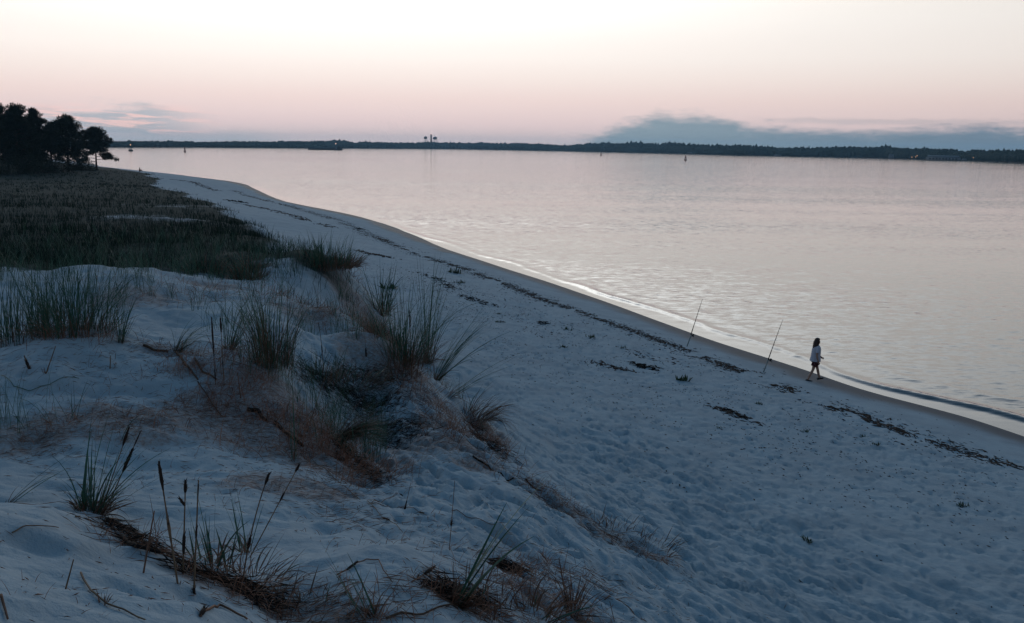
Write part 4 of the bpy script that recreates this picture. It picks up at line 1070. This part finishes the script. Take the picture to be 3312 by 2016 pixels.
# ---------------------------------------------------------------- pines at the left
def leaf_cloud(centres, radii, per, size):
    n_ = len(centres) * per
    c = np.repeat(centres, per, 0); r = np.repeat(radii, per)
    d = rng.normal(0, 1, (n_, 3)); d /= np.linalg.norm(d, axis=1)[:, None]
    p = c + d * (r * rng.random(n_) ** .45)[:, None] * np.array([1, 1, .72])
    o = d + rng.normal(0, .5, (n_, 3)); o /= np.linalg.norm(o, axis=1)[:, None]
    s = np.cross(o, rng.normal(0, 1, (n_, 3))); s /= np.linalg.norm(s, axis=1)[:, None]
    L = size * rng.uniform(.7, 1.3, n_)[:, None]; W_ = L * .20
    V_ = np.stack([p - s * W_ * .5, p + s * W_ * .5, p + o * L + s * W_ * .4, p + o * L - s * W_ * .4], 1).reshape(-1, 3)
    return V_, np.arange(n_ * 4).reshape(-1, 4)
def pine(label, px, base_py, top_py, half_w, bare=.3, dens=1.0, back=0.0, lower=None):
    p = ground(px, base_py)
    if back: p = p + Vector((p.x, p.y, 0)).normalized() * back; p.z = float(H(p.x, p.y))
    D = math.hypot(p.x, p.y); m = D / F
    base_eff = base_py - 0
    hgt = at_y(px, top_py, p.y).z - p.z
    rw = half_w * m
    t = empty('pine_tree', p); tag(t, label, 'tree', 'pines at the edge of the meadow')
    tp = [(rng.normal(0, .04) * hgt * i / 8 * .4, 0, hgt * .97 * i / 8) for i in range(9)]
    tp[0] = (0, 0, -.3)
    r0 = hgt * .022 + .03
    MB().tube(tp, [r0 * (1 - .85 * i / 8) for i in range(9)], 8).build('trunk', M['bark'], t, True)
    cen = []; rad = []; br = MB()
    nl = int(26 * dens)
    for i in range(nl):
        f = bare + (1 - bare) * (i + rng.random()) / nl
        prof = (math.sin(math.pi * min(1, .22 + .80 * (f - bare) / (1 - bare))) ** .7)
        reach = rw * max(.22, prof) * rng.uniform(.65, 1.05)
        a = i * 2.4 + rng.normal(0, .5)
        z0 = hgt * f * .95
        rise = reach * rng.uniform(.1, .5)
        tip = np.array([reach * math.cos(a), reach * math.sin(a), min(z0 + rise, hgt)])
        br.tube([(0, 0, z0), (tip[0] * .55, tip[1] * .55, z0 + rise * .35), tuple(tip)], [r0 * .35, r0 * .22, r0 * .08], 5)
        for q_ in np.linspace(.45, 1.0, 4):
            cen.append(np.array([tip[0] * q_, tip[1] * q_, z0 + (tip[2] - z0) * q_]) + rng.normal(0, .12 * rw, 3) * np.array([1, 1, .6]))
            rad.append(rw * rng.uniform(.13, .24))
    if lower:
        for a, f, rl in lower:
            z0 = hgt * f; tip = (rw * rl * math.cos(a), rw * rl * math.sin(a), z0 + hgt * .03)
            br.tube([(0, 0, z0 - hgt * .03), (tip[0] * .5, tip[1] * .5, z0 - hgt * .015), tip], [r0 * .3, r0 * .2, r0 * .07], 5)
            for q_ in np.linspace(.5, 1.0, 5):
                cen.append(np.array([tip[0] * q_, tip[1] * q_, z0 + hgt * .02]) + rng.normal(0, .05 * rw, 3)); rad.append(rw * rng.uniform(.10, .16))
    br.build('branches', M['bark'], t, True)
    cen.append(np.array([0, 0, hgt * .96])); rad.append(rw * .22)
    V_, F_ = leaf_cloud(np.array(cen), np.array(rad) * .98, 120, max(.35, rw * .11))
    link('crown', mesh_np('crown', V_, [F_], M['needle']), t)
    return t
pine('lone pine standing rightmost with its trunk bare below, against the water', 313, 549, 413, 46, .40, 1.0, lower=[(0, .27, 1.25), (.3, .34, .9), (pi, .30, 1.4), (pi + .4, .22, 1.1), (2.6, .37, 1.0)])
pine('broad round headed pine left of the lone pine', 222, 556, 380, 60, .26, 1.2)
pine('slim dark pine squeezed behind the broad round headed one', 170, 556, 398, 36, .2, 1.0, 6)
pine('pine with a notched top, third large crown from the right', 122, 558, 350, 42, .2, 1.2)
pine('tall pine in the dark stand, flat topped, left of the notched one', 62, 560, 340, 58, .2, 1.3)
pine('tallest pine of the stand, at the left edge of the photo', -5, 560, 328, 52, .2, 1.2)
pine('pine at the back of the stand between the two tallest', 30, 562, 372, 60, .15, 1.2, 10)
pine('low pine filling the gap below the notched one', 95, 560, 410, 60, .1, 1.2, 4)
def shrub(label, px, py, top, hw):
    p = ground(px, py); m = math.hypot(p.x, p.y) / F
    t = empty('shrub', p); tag(t, label, 'shrub', 'shrubs under the pines')
    h = (py - top) * m; r = hw * m
    c = rng.normal(0, 1, (26, 3)) * np.array([r * .45, r * .45, 0]); c[:, 2] = h * rng.uniform(.05, .85, 26) * np.exp(-(c[:, 0] / r) ** 2)
    V_, F_ = leaf_cloud(c, np.full(26, h * .28), 70, .4)
    link('foliage', mesh_np('foliage', V_, [F_], M['needle']), t)
    mb = MB()
    for i in range(5): mb.tube([(0, 0, -.1), tuple(c[i] * .6), tuple(c[i])], [.06, .04, .015], 5)
    mb.build('stems', M['bark'], t)
shrub('low dark shrub under the lone pine, left of its trunk', 270, 552, 512, 34)
shrub('dark shrub under the broad round headed pine', 205, 556, 505, 50)
shrub('dark shrub under the notched pine', 130, 560, 505, 50)
shrub('dark shrub under the tall flat topped pine', 60, 563, 500, 56)
shrub('dark shrub at the left edge below the tallest pine', 0, 566, 500, 50)

# ---------------------------------------------------------------- people
MP = dict(
    skin=material('skin', (.32, .19, .14), .55, .3, (.27, .155, .115), 4),
    shirt=material('pale_shirt', (.42, .42, .47), .9, .1, (.36, .36, .42), 6),
    shorts=material('dark_red_shorts', (.060, .018, .022), .9, .1, (.04, .012, .016), 6),
    hair=material('brown_hair', (.045, .024, .018), .6, .3, (.025, .014, .011), 30),
    shoe=material('dark_shoe', (.018, .017, .018), .7, .3, (.03, .03, .03), 12),
    red=material('red_top', (.10, .028, .03), .9, .1, (.07, .02, .022), 6))
def skin_body(name, joints, edges, radii, mat, parent, sub=2):
    me_ = bpy.data.meshes.new(name)
    me_.from_pydata([tuple(j) for j in joints], edges, [])
    me_.materials.append(mat)
    o = link(name, me_, parent)
    sk = o.modifiers.new('skin', 'SKIN')
    sk.use_smooth_shade = True
    for i, r_ in enumerate(radii):
        rr_ = r_ if isinstance(r_, tuple) else (r_, r_)
        me_.skin_vertices[0].data[i].radius = rr_
        me_.skin_vertices[0].data[i].use_root = (i == 0)
    sb = o.modifiers.new('sub', 'SUBSURF'); sb.levels = sub; sb.render_levels = sub
    return o
class Skel:
    def __init__(self): self.j = []; self.e = []; self.r = []
    def v(self, p, r, par=None):
        self.j.append(p); self.r.append(r)
        if par is not None: self.e.append((par, len(self.j) - 1))
        return len(self.j) - 1
    def chain(self, par, pts):
        for p, r in pts: par = self.v(p, r, par)
        return par
    def hand(self, wrist, p, d, side):
        """palm and five fingers from the wrist p going along d"""
        d = Vector(d).normalized(); s = Vector(side).normalized(); nrm_ = d.cross(s)
        palm = self.v(tuple(Vector(p) + d * .045), .024, wrist)
        for k, (o_, l1, l2) in enumerate(((-.027, .035, .022), (-.009, .042, .028), (.010, .039, .026), (.027, .030, .020))):
            k0 = Vector(p) + d * .085 + s * o_
            a = self.v(tuple(k0), .0095, palm); b = self.v(tuple(k0 + d * l1 + nrm_ * .012), .0085, a); self.v(tuple(k0 + d * (l1 + l2 * .7) + nrm_ * .030), .0075, b)
        a = self.v(tuple(Vector(p) + d * .035 - s * .032 + nrm_ * .006), .010, palm); self.v(tuple(Vector(p) + d * .075 - s * .048 + nrm_ * .018), .0085, a)
def loft(rings, seg=16, cap=True):
    """rings: (centre, rx, ry, normal tilt about y)"""
    mb = MB(); V_ = []; fs = []
    for (cx, cy, cz, rx, ry, ty) in rings:
        for k in range(seg):
            a = 2 * pi * k / seg
            x, y = rx * math.cos(a), ry * math.sin(a)
            V_.append((cx + x * math.cos(ty), cy + y, cz - x * math.sin(ty)))
    m_ = len(rings)
    for i in range(m_ - 1):
        for k in range(seg):
            k2 = (k + 1) % seg
            fs.append((i * seg + k, i * seg + k2, (i + 1) * seg + k2, (i + 1) * seg + k))
    mb.add(V_, fs); return mb
# --- the walker: mid-stride, going right along the water, seen from behind her shoulder
pw = ground(2632, 1233)
walker = empty('person', pw, math.radians(6))
tag(walker, 'person with long brown hair, pale shirt and dark red shorts walking by the water', 'person')
S = Skel()
pel = S.v((0, 0, .90), (.115, .105))
wai = S.v((.01, 0, 1.03), (.10, .09), pel)
che = S.v((.02, 0, 1.22), (.125, .10), wai)
ntop = S.v((.03, 0, 1.38), .065, che)
nec = S.v((.045, 0, 1.44), .048, ntop)
hd1 = S.v((.055, 0, 1.52), .080, nec); hd2 = S.v((.05, 0, 1.60), .082, hd1)
nose = S.v((.135, 0, 1.515), .014, hd1)
S.v((.132, 0, 1.475), .012, hd1)
for sd in (-1, 1): S.v((.03, .082 * sd, 1.525), .014, hd1)
# near leg (right, -y) trailing, far leg (left, +y) leading
hipR = S.v((-.01, -.09, .86), .092, pel); k_ = S.chain(hipR, [((-.07, -.095, .66), .078), ((-.10, -.095, .48), .056), ((-.19, -.095, .30), .054), ((-.275, -.095, .11), .036)])
S.chain(k_, [((-.29, -.095, .055), .036), ((-.19, -.10, .030), .030), ((-.13, -.10, .03), .022)])
hipL = S.v((.01, .09, .86), .092, pel); k_ = S.chain(hipL, [((.09, .095, .66), .078), ((.15, .095, .48), .056), ((.20, .095, .29), .054), ((.265, .095, .10), .036)])
S.chain(k_, [((.26, .095, .055), .036), ((.35, .10, .065), .030), ((.41, .10, .075), .022)])
shR = S.v((.015, -.155, 1.34), .055, che); wr_ = S.chain(shR, [((-.02, -.20, 1.20), .044), ((-.06, -.225, 1.07), .037), ((-.03, -.235, .95), .031), ((.02, -.23, .84), .023)])
S.hand(wr_, (.02, -.23, .84), (.3, .05, -1), (1, 0, .3))
shL = S.v((.015, .155, 1.34), .055, che); wr_ = S.chain(shL, [((.06, .20, 1.20), .044), ((.11, .225, 1.08), .037), ((.21, .22, .99), .031), ((.30, .20, .91), .023)])
S.hand(wr_, (.30, .20, .91), (.8, -.1, -.6), (.5, 0, .8))
body = skin_body('body', S.j, S.e, S.r, MP['skin'], walker)
loft([(-.005, 0, .79, .205, .21, .05), (0, 0, .88, .195, .205, .04), (.005, 0, 1.0, .172, .18, 0), (.012, 0, 1.15, .170, .180, 0), (.02, 0, 1.28, .158, .19, 0), (.02, 0, 1.35, .130, .178, 0), (.03, 0, 1.395, .085, .11, 0), (.035, 0, 1.42, .060, .065, 0)]).build('shirt', MP['shirt'], walker, True)
for sd, el_ in ((-1, (-.035, -.212, 1.14)), (1, (.08, .212, 1.14))):
    MB().tube([(.02, .12 * sd, 1.345), (.01, .165 * sd, 1.32), tuple(Vector((.01, .18 * sd, 1.28)).lerp(Vector(el_), .6)), el_], [.066, .072, .068, .070], 12, cap=False).build('sleeve', MP['shirt'], walker, True)
sh = loft([(0, 0, .93, .140, .16, 0), (0, 0, .84, .170, .18, 0), (0, 0, .77, .165, .178, 0), (0, 0, .73, .11, .13, 0)])
sh.tube([(-.005, -.09, .82), (-.05, -.095, .72), (-.08, -.095, .61)], [.108, .116, .120], 14, cap=False)
sh.tube([(.01, .09, .82), (.07, .095, .72), (.11, .095, .61)], [.108, .116, .120], 14, cap=False)
sh.build('shorts', MP['shorts'], walker, True)
# hair: a cap over the skull flowing down the back and over the near shoulder
hm = bmesh.new(); bmesh.ops.create_uvsphere(hm, u_segments=24, v_segments=18, radius=1)
for v_ in hm.verts:
    x, y, z = v_.co
    nz = 1.575 + z * .118; nx = .030 + x * .115; ny = y * .108
    if x > .45 and z < .45: nx -= (x - .45) * .11                 # opens at the face
    if z < .1:
        k0 = (.1 - z) / 1.1
        nz = 1.575 + .011 - k0 * (.56 if x < .35 else .22)
        nx = .010 + x * (.115 + .015 * k0) - k0 * .060; ny = y * (.110 + .055 * k0 + .012 * math.sin(9 * y + 3 * x))
    v_.co = (nx, ny, nz)
bm_obj('hair', hm, MP['hair'], walker, True)
for (hx, hy, hz, up) in ((-.29, -.095, .055, 0.0), (.26, .095, .055, .25)):
    s_ = loft([(hx - .035, hy, 0, 0, 0, 0)] * 2)
    s_ = MB(); V_ = []; fs = []
    prof = [(-.075, .030, .075), (-.04, .040, .095), (.02, .042, .085), (.09, .046, .060), (.15, .043, .045), (.185, .025, .030)]
    seg = 10
    for (xx, wy, hz_) in prof:
        for k in range(seg):
            a = 2 * pi * k / seg
            V_.append((xx, wy * math.cos(a), .5 * hz_ + .5 * hz_ * math.sin(a)))
    for i in range(len(prof) - 1):
        for k in range(seg):
            k2 = (k + 1) % seg; fs.append((i * seg + k, (i + 1) * seg + k, (i + 1) * seg + k2, i * seg + k2))
    nn = len(V_); V_ += [(-.08, 0, .035), (.19, 0, .014)]
    for k in range(seg):
        k2 = (k + 1) % seg; fs.append((nn, k, k2)); fs.append((nn + 1, (len(prof) - 1) * seg + k2, (len(prof) - 1) * seg + k))
    V_ = [(hx + x * math.cos(up) - z * math.sin(up), hy + y, max(0, .012) + x * math.sin(up) + z * math.cos(up) + (.02 if up else 0)) for x, y, z in V_]
    s_.add(V_, fs); s_.build('shoe', MP['shoe'], walker, True)
# --- the far sitter
ps_ = ground(452, 556)
sit = empty('person', ps_, math.radians(40)); sit.scale = (1.12, 1.12, 1.12)
tag(sit, 'tiny dark person in a reddish top sitting on the sand far off by the water', 'person')
S = Skel()
pel = S.v((0, 0, .12), (.13, .13)); che = S.chain(pel, [((.0, 0, .32), (.11, .11)), ((.04, 0, .52), (.14, .12))])
nec = S.chain(che, [((.06, 0, .66), .05)]); hd = S.chain(nec, [((.08, 0, .76), .085), ((.08, 0, .86), .085)])
for sd in (-1, 1):
    k_ = S.chain(pel, [((.06, .10 * sd, .13), .095), ((.40, .13 * sd, .46), .065), ((.50, .12 * sd, .09), .042), ((.62, .12 * sd, .035), .030)])
    w_ = S.chain(che, [((.06, .17 * sd, .56), .055), ((.18, .22 * sd, .38), .042), ((.38, .14 * sd, .42), .026)])
    S.hand(w_, (.38, .14 * sd, .42), (.9, -.3 * sd, 0), (0, 0, 1))
skin_body('body', S.j, S.e, S.r, MP['skin'], sit)
loft([(-.01, 0, .04, .19, .20, 0), (0, 0, .2, .165, .18, 0), (.01, 0, .38, .155, .19, .1), (.04, 0, .55, .14, .20, .1), (.055, 0, .64, .08, .10, .1)]).build('top', MP['red'], sit, True)
hm = bmesh.new(); bmesh.ops.create_uvsphere(hm, u_segments=14, v_segments=10, radius=1)
for v_ in hm.verts: v_.co = (.06 + v_.co.x * .115 - (.05 if v_.co.x > .5 else 0), v_.co.y * .12, .82 + v_.co.z * (.14 if v_.co.z > 0 else .30))
bm_obj('hair', hm, MP['hair'], sit, True)

# ---------------------------------------------------------------- surf rods in sand spikes
MR = dict(
    pvc=material('pale_tube', (.20, .24, .24), .5, .4, (.16, .19, .19), 6),
    rod=material('brown_rod', (.075, .035, .028), .4, .5, (.05, .022, .02), 10),
    grip=material('dark_grip', (.022, .017, .018), .8, .2, (.03, .022, .02), 20),
    metal=material('dark_metal', (.05, .05, .055), .35, .5, (.03, .03, .035), 10, .8))
def rod(label, base, reel, tip):
    p = ground(*base); out = Vector((.10, .30, 0))
    a = Vector((0, 0, 0))
    b = at_y(reel[0], reel[1], p.y) - p; c = at_y(tip[0], tip[1], p.y + .3) - p
    t = empty('fishing_rod', p); tag(t, label, 'fishing rod', 'surf rods stuck in the sand')
    d1 = b.normalized()
    MB().tube([tuple(-d1 * .25), tuple(b * .97)], [.024, .024], 10).build('sand_spike', MR['pvc'], t, True)
    pts = bez(b * .72, c, (.0, .0, .03), 14)
    MB().tube(pts, [.021 - .0150 * (i / 13) for i in range(14)], 8).build('blank', MR['rod'], t, True)
    i1 = pts[1]; ax = (pts[3] - pts[1]).normalized()
    MB().tube([pts[0], pts[0].lerp(pts[3], 1.0)], [.021, .019], 8).build('grip', MR['grip'], t, True)
    # reel hanging under the seat
    q = b + d1 * .02; sd = Vector((1, 0, -.35)).normalized()
    rl = MB(); rl.tube([q, q + sd * .06], [.014, .014], 8); rl.tube([q + sd * .09 - ax * .055, q + sd * .09 + ax * .0], [.045, .05], 14); rl.tube([q + sd * .09 + ax * .0, q + sd * .09 + ax * .06], [.034, .038], 14)
    r_ = rl.build('reel', MR['metal'], t, True)
    MB().tube([q + sd * .09 + Vector((0, -.05, 0)), q + sd * .10 + Vector((-.01, -.12, -.03)), q + sd * .13 + Vector((-.01, -.13, -.05))], [.008, .008, .014], 7).build('handle', MR['metal'], r_)
    for k, f in enumerate((.42, .56, .68, .79, .89, .99)):
        i = f * 13; g = pts[int(i)].lerp(pts[min(13, int(i) + 1)], i - int(i))
        rr_ = .030 * (1 - .7 * f) + .004
        ring = [tuple(g + sd * (rr_ + .01) + (sd * math.cos(x) + Vector((0, 1, 0)).cross(sd).cross(sd) * math.sin(x)) * rr_) for x in np.linspace(0, 2 * pi, 11)]
        gm = MB(); gm.tube(ring, [.0035] * 11, 5); gm.tube([g, g + sd * .012], [.005, .004], 5); gm.build('line_guide', MR['metal'], t, True)
rod('fishing rod in a sand spike at the water edge, farther from the walker', (2222, 1121), (2235, 1084), (2272, 967))
rod('fishing rod in a sand spike at the water edge, nearer the walker', (2469, 1205), (2485, 1164), (2532, 1034))

# ---------------------------------------------------------------- far things: ship, towers, buoys, houses
MF = dict(
    hull=material('dark_hull', (.020, .018, .020), .6, .2, (.04, .022, .02), .2),
    white=material('pale_paint', (.26, .29, .32), .6, .2, (.20, .22, .25), .2),
    grey=material('grey_paint', (.16, .18, .20), .6, .2, (.12, .13, .15), .2),
    tank=material('grey_tank', (.17, .15, .17), .6, .2, (.12, .11, .13), .3),
    brick=material('dark_brick', (.085, .042, .040), .9, .1, (.06, .03, .03), .4),
    redbuoy=material('red_buoy', (.13, .022, .016), .6, .2, (.09, .018, .014), 1),
    black=material('dark_buoy', (.020, .022, .024), .6, .2, (.03, .03, .03), 1),
    roof=material('grey_roof', (.13, .15, .17), .8, .1, (.10, .12, .14), .5),
    glass=material('dark_glass', (.02, .025, .03), .2, .5, (.03, .035, .04), .5),
    lamp=emitter('lit_lamp', (1.0, .55, .28), 1.1), lampred=emitter('lit_signal', (1.0, .62, .5), 2.2))
def facing(p): return -math.atan2(p.x, p.y)
# barge ship
p = at_z(1052, 485.5, 0.0); m = p.length / F
ship = empty('barge', p, facing(p)); tag(ship, 'long low dark barge on the water with a small wheelhouse at its right end', 'ship')
L = 106 * m; hh = 5.6 * m
MB().prism([(-L / 2, 0), (-L / 2 + 3, -5), (L / 2 - 2, -5), (L / 2, -3), (L / 2, 3), (L / 2 - 2, 5), (-L / 2 + 3, 5)], -.8, hh * .78).prism([(-L / 2 - .6, 0), (-L / 2 + 3, -5.2), (-L / 2 + 8, -5.2), (-L / 2 + 8, 5.2), (-L / 2 + 3, 5.2)], hh * .75, hh).build('hull', MF['hull'], ship)
MB().box((-6 * m, 0, hh * .9), (70 * m, 8, hh * .35)).build('cargo_hatch', MF['hull'], ship)
MB().box((L / 2 - 9 * m, 0, hh * 1.15), (16 * m, 8, hh * .9)).build('stern_house', MF['hull'], ship)
wh = MB().box((31 * m, 0, hh * .85), (7 * m, 7, hh * 1.1)).box((31 * m, 0, hh * 1.55), (5.5 * m, 6, hh * .5)).build('wheelhouse', MF['grey'], ship)
MB().box((31 * m, -3.06, hh * 1.6), (4.5 * m, .1, hh * .18)).build('window', MF['glass'], wh)
MB().tube([(33 * m, 0, hh * 1.6), (33 * m, 0, 19 * m)], [.22, .10], 6).build('mast', MF['hull'], ship)
MB().lathe((33 * m, 0, 18.4 * m), [(.1, 0), (.5, .4), (.5, .9), (.1, 1.3)], 8).build('mast_lamp', MF['lampred'], ship)
MB().tube([(L / 2 - 11 * m, 0, hh), (L / 2 - 11 * m, 0, 14 * m)], [.9, .8], 8).build('funnel', MF['hull'], ship)
# smokestack and water towers
def far_pt(px, py_w, back): 
    p = at_z(px, py_w, 0.0); k = 1 + back / p.length; return Vector((p.x * k, p.y * k, 2.0))
p = far_pt(1394.5, 482, 120); m = p.length / F
ch = empty('smokestack', p); tag(ch, 'slim dark brick smokestack between two water towers on the far shore', 'smokestack')
hz = at_y(1394.5, 436, p.y).z - 2
MB().lathe((0, 0, 0), [(2.9 * m, 0), (2.5 * m, hz * .6), (2.2 * m, hz)], 14).build('shaft', MF['brick'], ch, True)
for k in range(5): MB().lathe((0, 0, hz * (.50 + .1 * k)), [(2.62 * m, 0), (2.62 * m, .8)], 14).build('band', MF['hull'], ch)
MB().lathe((0, 0, hz), [(2.5 * m, 0), (2.5 * m, .9), (2.0 * m, 1.1)], 14).build('cap', MF['brick'], ch)
MB().tube([(0, 0, hz + 1), (0, 0, hz + 4.2)], [.5, .3], 6).build('signal_lamp', MF['lampred'], ch)
def water_tower(label, px, top, bot, wpx, pointed):
    p = far_pt(px, 482, 140); m = p.length / F
    t = empty('water_tower', p); tag(t, label, 'water tower')
    zt = at_y(px, top, p.y).z - 2; zb = at_y(px, bot, p.y).z - 2; r_ = wpx / 2 * m
    hh_ = zt - zb
    if pointed: pr = [(.6, 0), (r_ * .35, hh_ * .10), (r_ * .9, hh_ * .30), (r_, hh_ * .45), (r_ * .93, hh_ * .62), (r_ * .6, hh_ * .85), (r_ * .1, hh_)]
    else: pr = [(.6, 0), (r_ * .7, hh_ * .12), (r_ * .97, hh_ * .35), (r_, hh_ * .55), (r_ * .8, hh_ * .82), (r_ * .1, hh_)]
    MB().lathe((0, 0, zb), pr, 18).build('tank', MF['tank'], t, True)
    MB().lathe((0, 0, zb + hh_ * .40), [(r_ * 1.06, 0), (r_ * 1.06, .5)], 18).build('balcony', MF['grey'], t)
    MB().tube([(0, 0, 0), (0, 0, zb + .5)], [.6, .6], 8).build('riser', MF['tank'], t)
    for k in range(6):
        a = 2 * pi * (k + .5) / 6
        MB().tube([(r_ * 1.15 * math.cos(a), r_ * 1.15 * math.sin(a), -1), (r_ * .9 * math.cos(a), r_ * .9 * math.sin(a), zb + hh_ * .35)], [.32, .32], 6).build('leg', MF['tank'], t)
water_tower('round water tower left of the smokestack', 1376.5, 441, 450.5, 11, False)
water_tower('wider flattened water tower right of the smokestack', 1407, 442, 452.5, 14.5, True)
# buoys
def buoy(label, px, wl, top, wpx, mat, lit=False, cone=True):
    p = at_z(px, wl, 0.0); m = p.length / F
    t = empty('buoy', p); tag(t, label, 'buoy', 'channel buoys in the bay')
    h_ = (wl - top) * m; r_ = wpx / 2 * m
    MB().lathe((0, 0, -.6), [(r_ * .7, 0), (r_, .5), (r_, .6 + h_ * .16), (r_ * .8, .6 + h_ * .22)], 14).build('float', M_(mat), t, True)
    tw = MB()
    for k in range(4):
        a = pi / 4 + k * pi / 2
        tw.tube([(r_ * .62 * math.cos(a), r_ * .62 * math.sin(a), h_ * .18), (r_ * .22 * math.cos(a), r_ * .22 * math.sin(a), h_ * .8)], [.16, .13], 5)
    for f in (.4, .62): tw.lathe((0, 0, h_ * f), [(r_ * (.62 - .5 * (f - .18)), 0), (r_ * (.62 - .5 * (f - .18)), .25)], 4)
    tw.build('tower', M_(mat), t)
    if cone: MB().lathe((0, 0, h_ * .55), [(r_ * .50, 0), (r_ * .55, h_ * .12), (r_ * .34, h_ * .30), (r_ * .2, h_ * .36)], 10).build('daymark', M_(mat), t)
    MB().lathe((0, 0, h_ * .86), [(.25, 0), (.35, .3), (.35, .8), (.15, 1.1)], 8).build('lantern', MF['lamp'] if lit else M_(mat), t)
def M_(k): return MF[k]
buoy('channel buoy with a lit lantern, nearest the pines', 423, 489, 470, 13, 'black', True, False)
buoy('thin dark red beacon buoy, second from the pines', 598, 491.5, 477, 7, 'redbuoy')
buoy('small dark red buoy in mid bay, the farther of the right pair', 1944, 503.5, 495, 6, 'redbuoy')
buoy('red buoy with a cone top, nearest in the right half of the bay', 2217, 519, 505.5, 9.5, 'redbuoy')
buoy('tiny faint marker post between the two left buoys', 497, 482.5, 477.5, 2.4, 'redbuoy', False, False)
# skiff far off
def boat(label, px, wl, lpx, hpx, name, cat, mat='white', decks=1):
    p = at_z(px, wl, 0.0); m = p.length / F
    t = empty(name, p, facing(p)); tag(t, label, cat)
    L_ = lpx * m; h_ = hpx * m; b_ = max(1.6, L_ * .16)
    MB().prism([(-L_ / 2, 0), (-L_ * .3, -b_ / 2), (L_ * .5, -b_ / 2), (L_ * .5, b_ / 2), (-L_ * .3, b_ / 2)], -.5, h_ * .4).build('hull', MF[mat], t)
    for k in range(decks):
        c_ = MB().box((L_ * .02 * k, 0, h_ * (.4 + .45 / decks * (k + .5))), (L_ * (.62 - .18 * k), b_ * .8, h_ * .45 / decks)).build('cabin', MF[mat], t)
        for j in range(5): MB().box((L_ * (.02 * k - .20 + .1 * j), -b_ * .4 - .05, h_ * (.4 + .45 / decks * (k + .55))), (L_ * .06, .1, h_ * .18 / decks)).build('window', MF['glass'], c_)
    MB().tube([(0, 0, h_ * .8), (0, 0, h_ * 1.25)], [.15, .08], 5).build('mast', MF[mat], t)
boat('tiny dark skiff far off below the left shore', 518, 478.6, 7, 3, 'skiff', 'boat', 'hull')
boat('pale ferry lying along the dark shore right of the water towers', 1586, 484.5, 46, 11, 'ferry', 'boat', 'grey', 2)
# houses and lamps on the right shore
def house(label, px, py, wpx, hpx, dep=9, nwin=4, mat='white', back=2.0):
    p = at_z(px, py, .4); k = 1 - back / p.length; p = Vector((p.x * k, p.y * k, .4)); m = p.length / F
    t = empty('house', p, facing(p)); tag(t, label, 'house', 'buildings on the far right shore')
    w_ = wpx * m; h_ = hpx * m
    MB().box((0, 0, h_ * .3), (w_, dep, h_ * .6)).build('wall', MF[mat], t)
    rf = MB(); V_ = []
    for sx in (-1, 1):
        V_ += [(sx * (w_ / 2 + .6), -dep / 2 - .6, h_ * .58), (sx * (w_ / 2 + .6), dep / 2 + .6, h_ * .58), (sx * w_ * .44, 0, h_)]
    rf.add(V_, [(0, 2, 1), (3, 4, 5), (0, 3, 5, 2), (1, 2, 5, 4), (0, 1, 4, 3)]); rf.build('roof', MF['roof'], t)
    for i in range(nwin):
        x_ = w_ * (-.42 + .84 * (i + .5) / nwin)
        MB().box((x_, -dep / 2 - .04, h_ * .32), (w_ / nwin * .5, .12, h_ * .26)).build('window', MF['glass'], t)
house('long low building with a grey roof beside the lamps on the right shore', 3050, 519, 92, 14, 14, 9)
house('small pale house on the right shore, left of the lamps', 2882, 513, 14, 12, 8, 2)
house('pale boathouse at the water, under the woods left of the lamps', 2515, 505.5, 22, 5, 6, 3)
house('faint small house in the woods below the smoke cloud', 2230, 498.5, 16, 5, 6, 2)
house('tiny pale house right of the long low building', 3118, 520.5, 12, 6, 6, 2)
def lamp(label, px, py, top, back=4):
    p = at_z(px, py, .5); k = 1 - back / p.length; p = Vector((p.x * k, p.y * k, .4)); m = p.length / F
    t = empty('lamp_post', p); tag(t, label, 'lamp', 'lit lamps on the far right shore')
    h_ = at_y(px, top, p.y).z - .4
    MB().tube([(0, 0, -.3), (0, 0, h_)], [.12, .08], 6).build('post', MF['grey'], t)
    MB().lathe((0, 0, h_ - .2), [(.1, 0), (.42, .3), (.42, .7), (.1, 1.0)], 8).build('lamp_head', MF['lamp'], t)
lamp('lit lamp left of the long low building, lowest of three', 2949, 515, 509.5)
lamp('lit lamp left of the long low building, middle of three', 2961, 515.5, 509)
lamp('lit lamp left of the long low building, brightest and highest of three', 2965, 515.5, 505)
lamp('lit lamp alone right of the long low building', 3147, 521, 511)

# ---------------------------------------------------------------- the evening air over the bay
hz_m = bpy.data.materials.new('haze'); hz_m.use_nodes = True
ht = NT(hz_m.node_tree); ht.n.clear()
pv = ht.node('ShaderNodeVolumePrincipled')
pv.inputs['Color'].default_value = (.42, .74, 1.0, 1)
pv.inputs['Density'].default_value = 0.00012
pv.inputs['Anisotropy'].default_value = 0.2
ht.l.new(pv.outputs[0], ht.node('ShaderNodeOutputMaterial').inputs['Volume'])
hb = MB().box((0, 500, 27.5), (9400, 9800, 65)).build('haze', hz_m)
tag(hb, 'thin blue evening haze over the bay', kind='stuff')
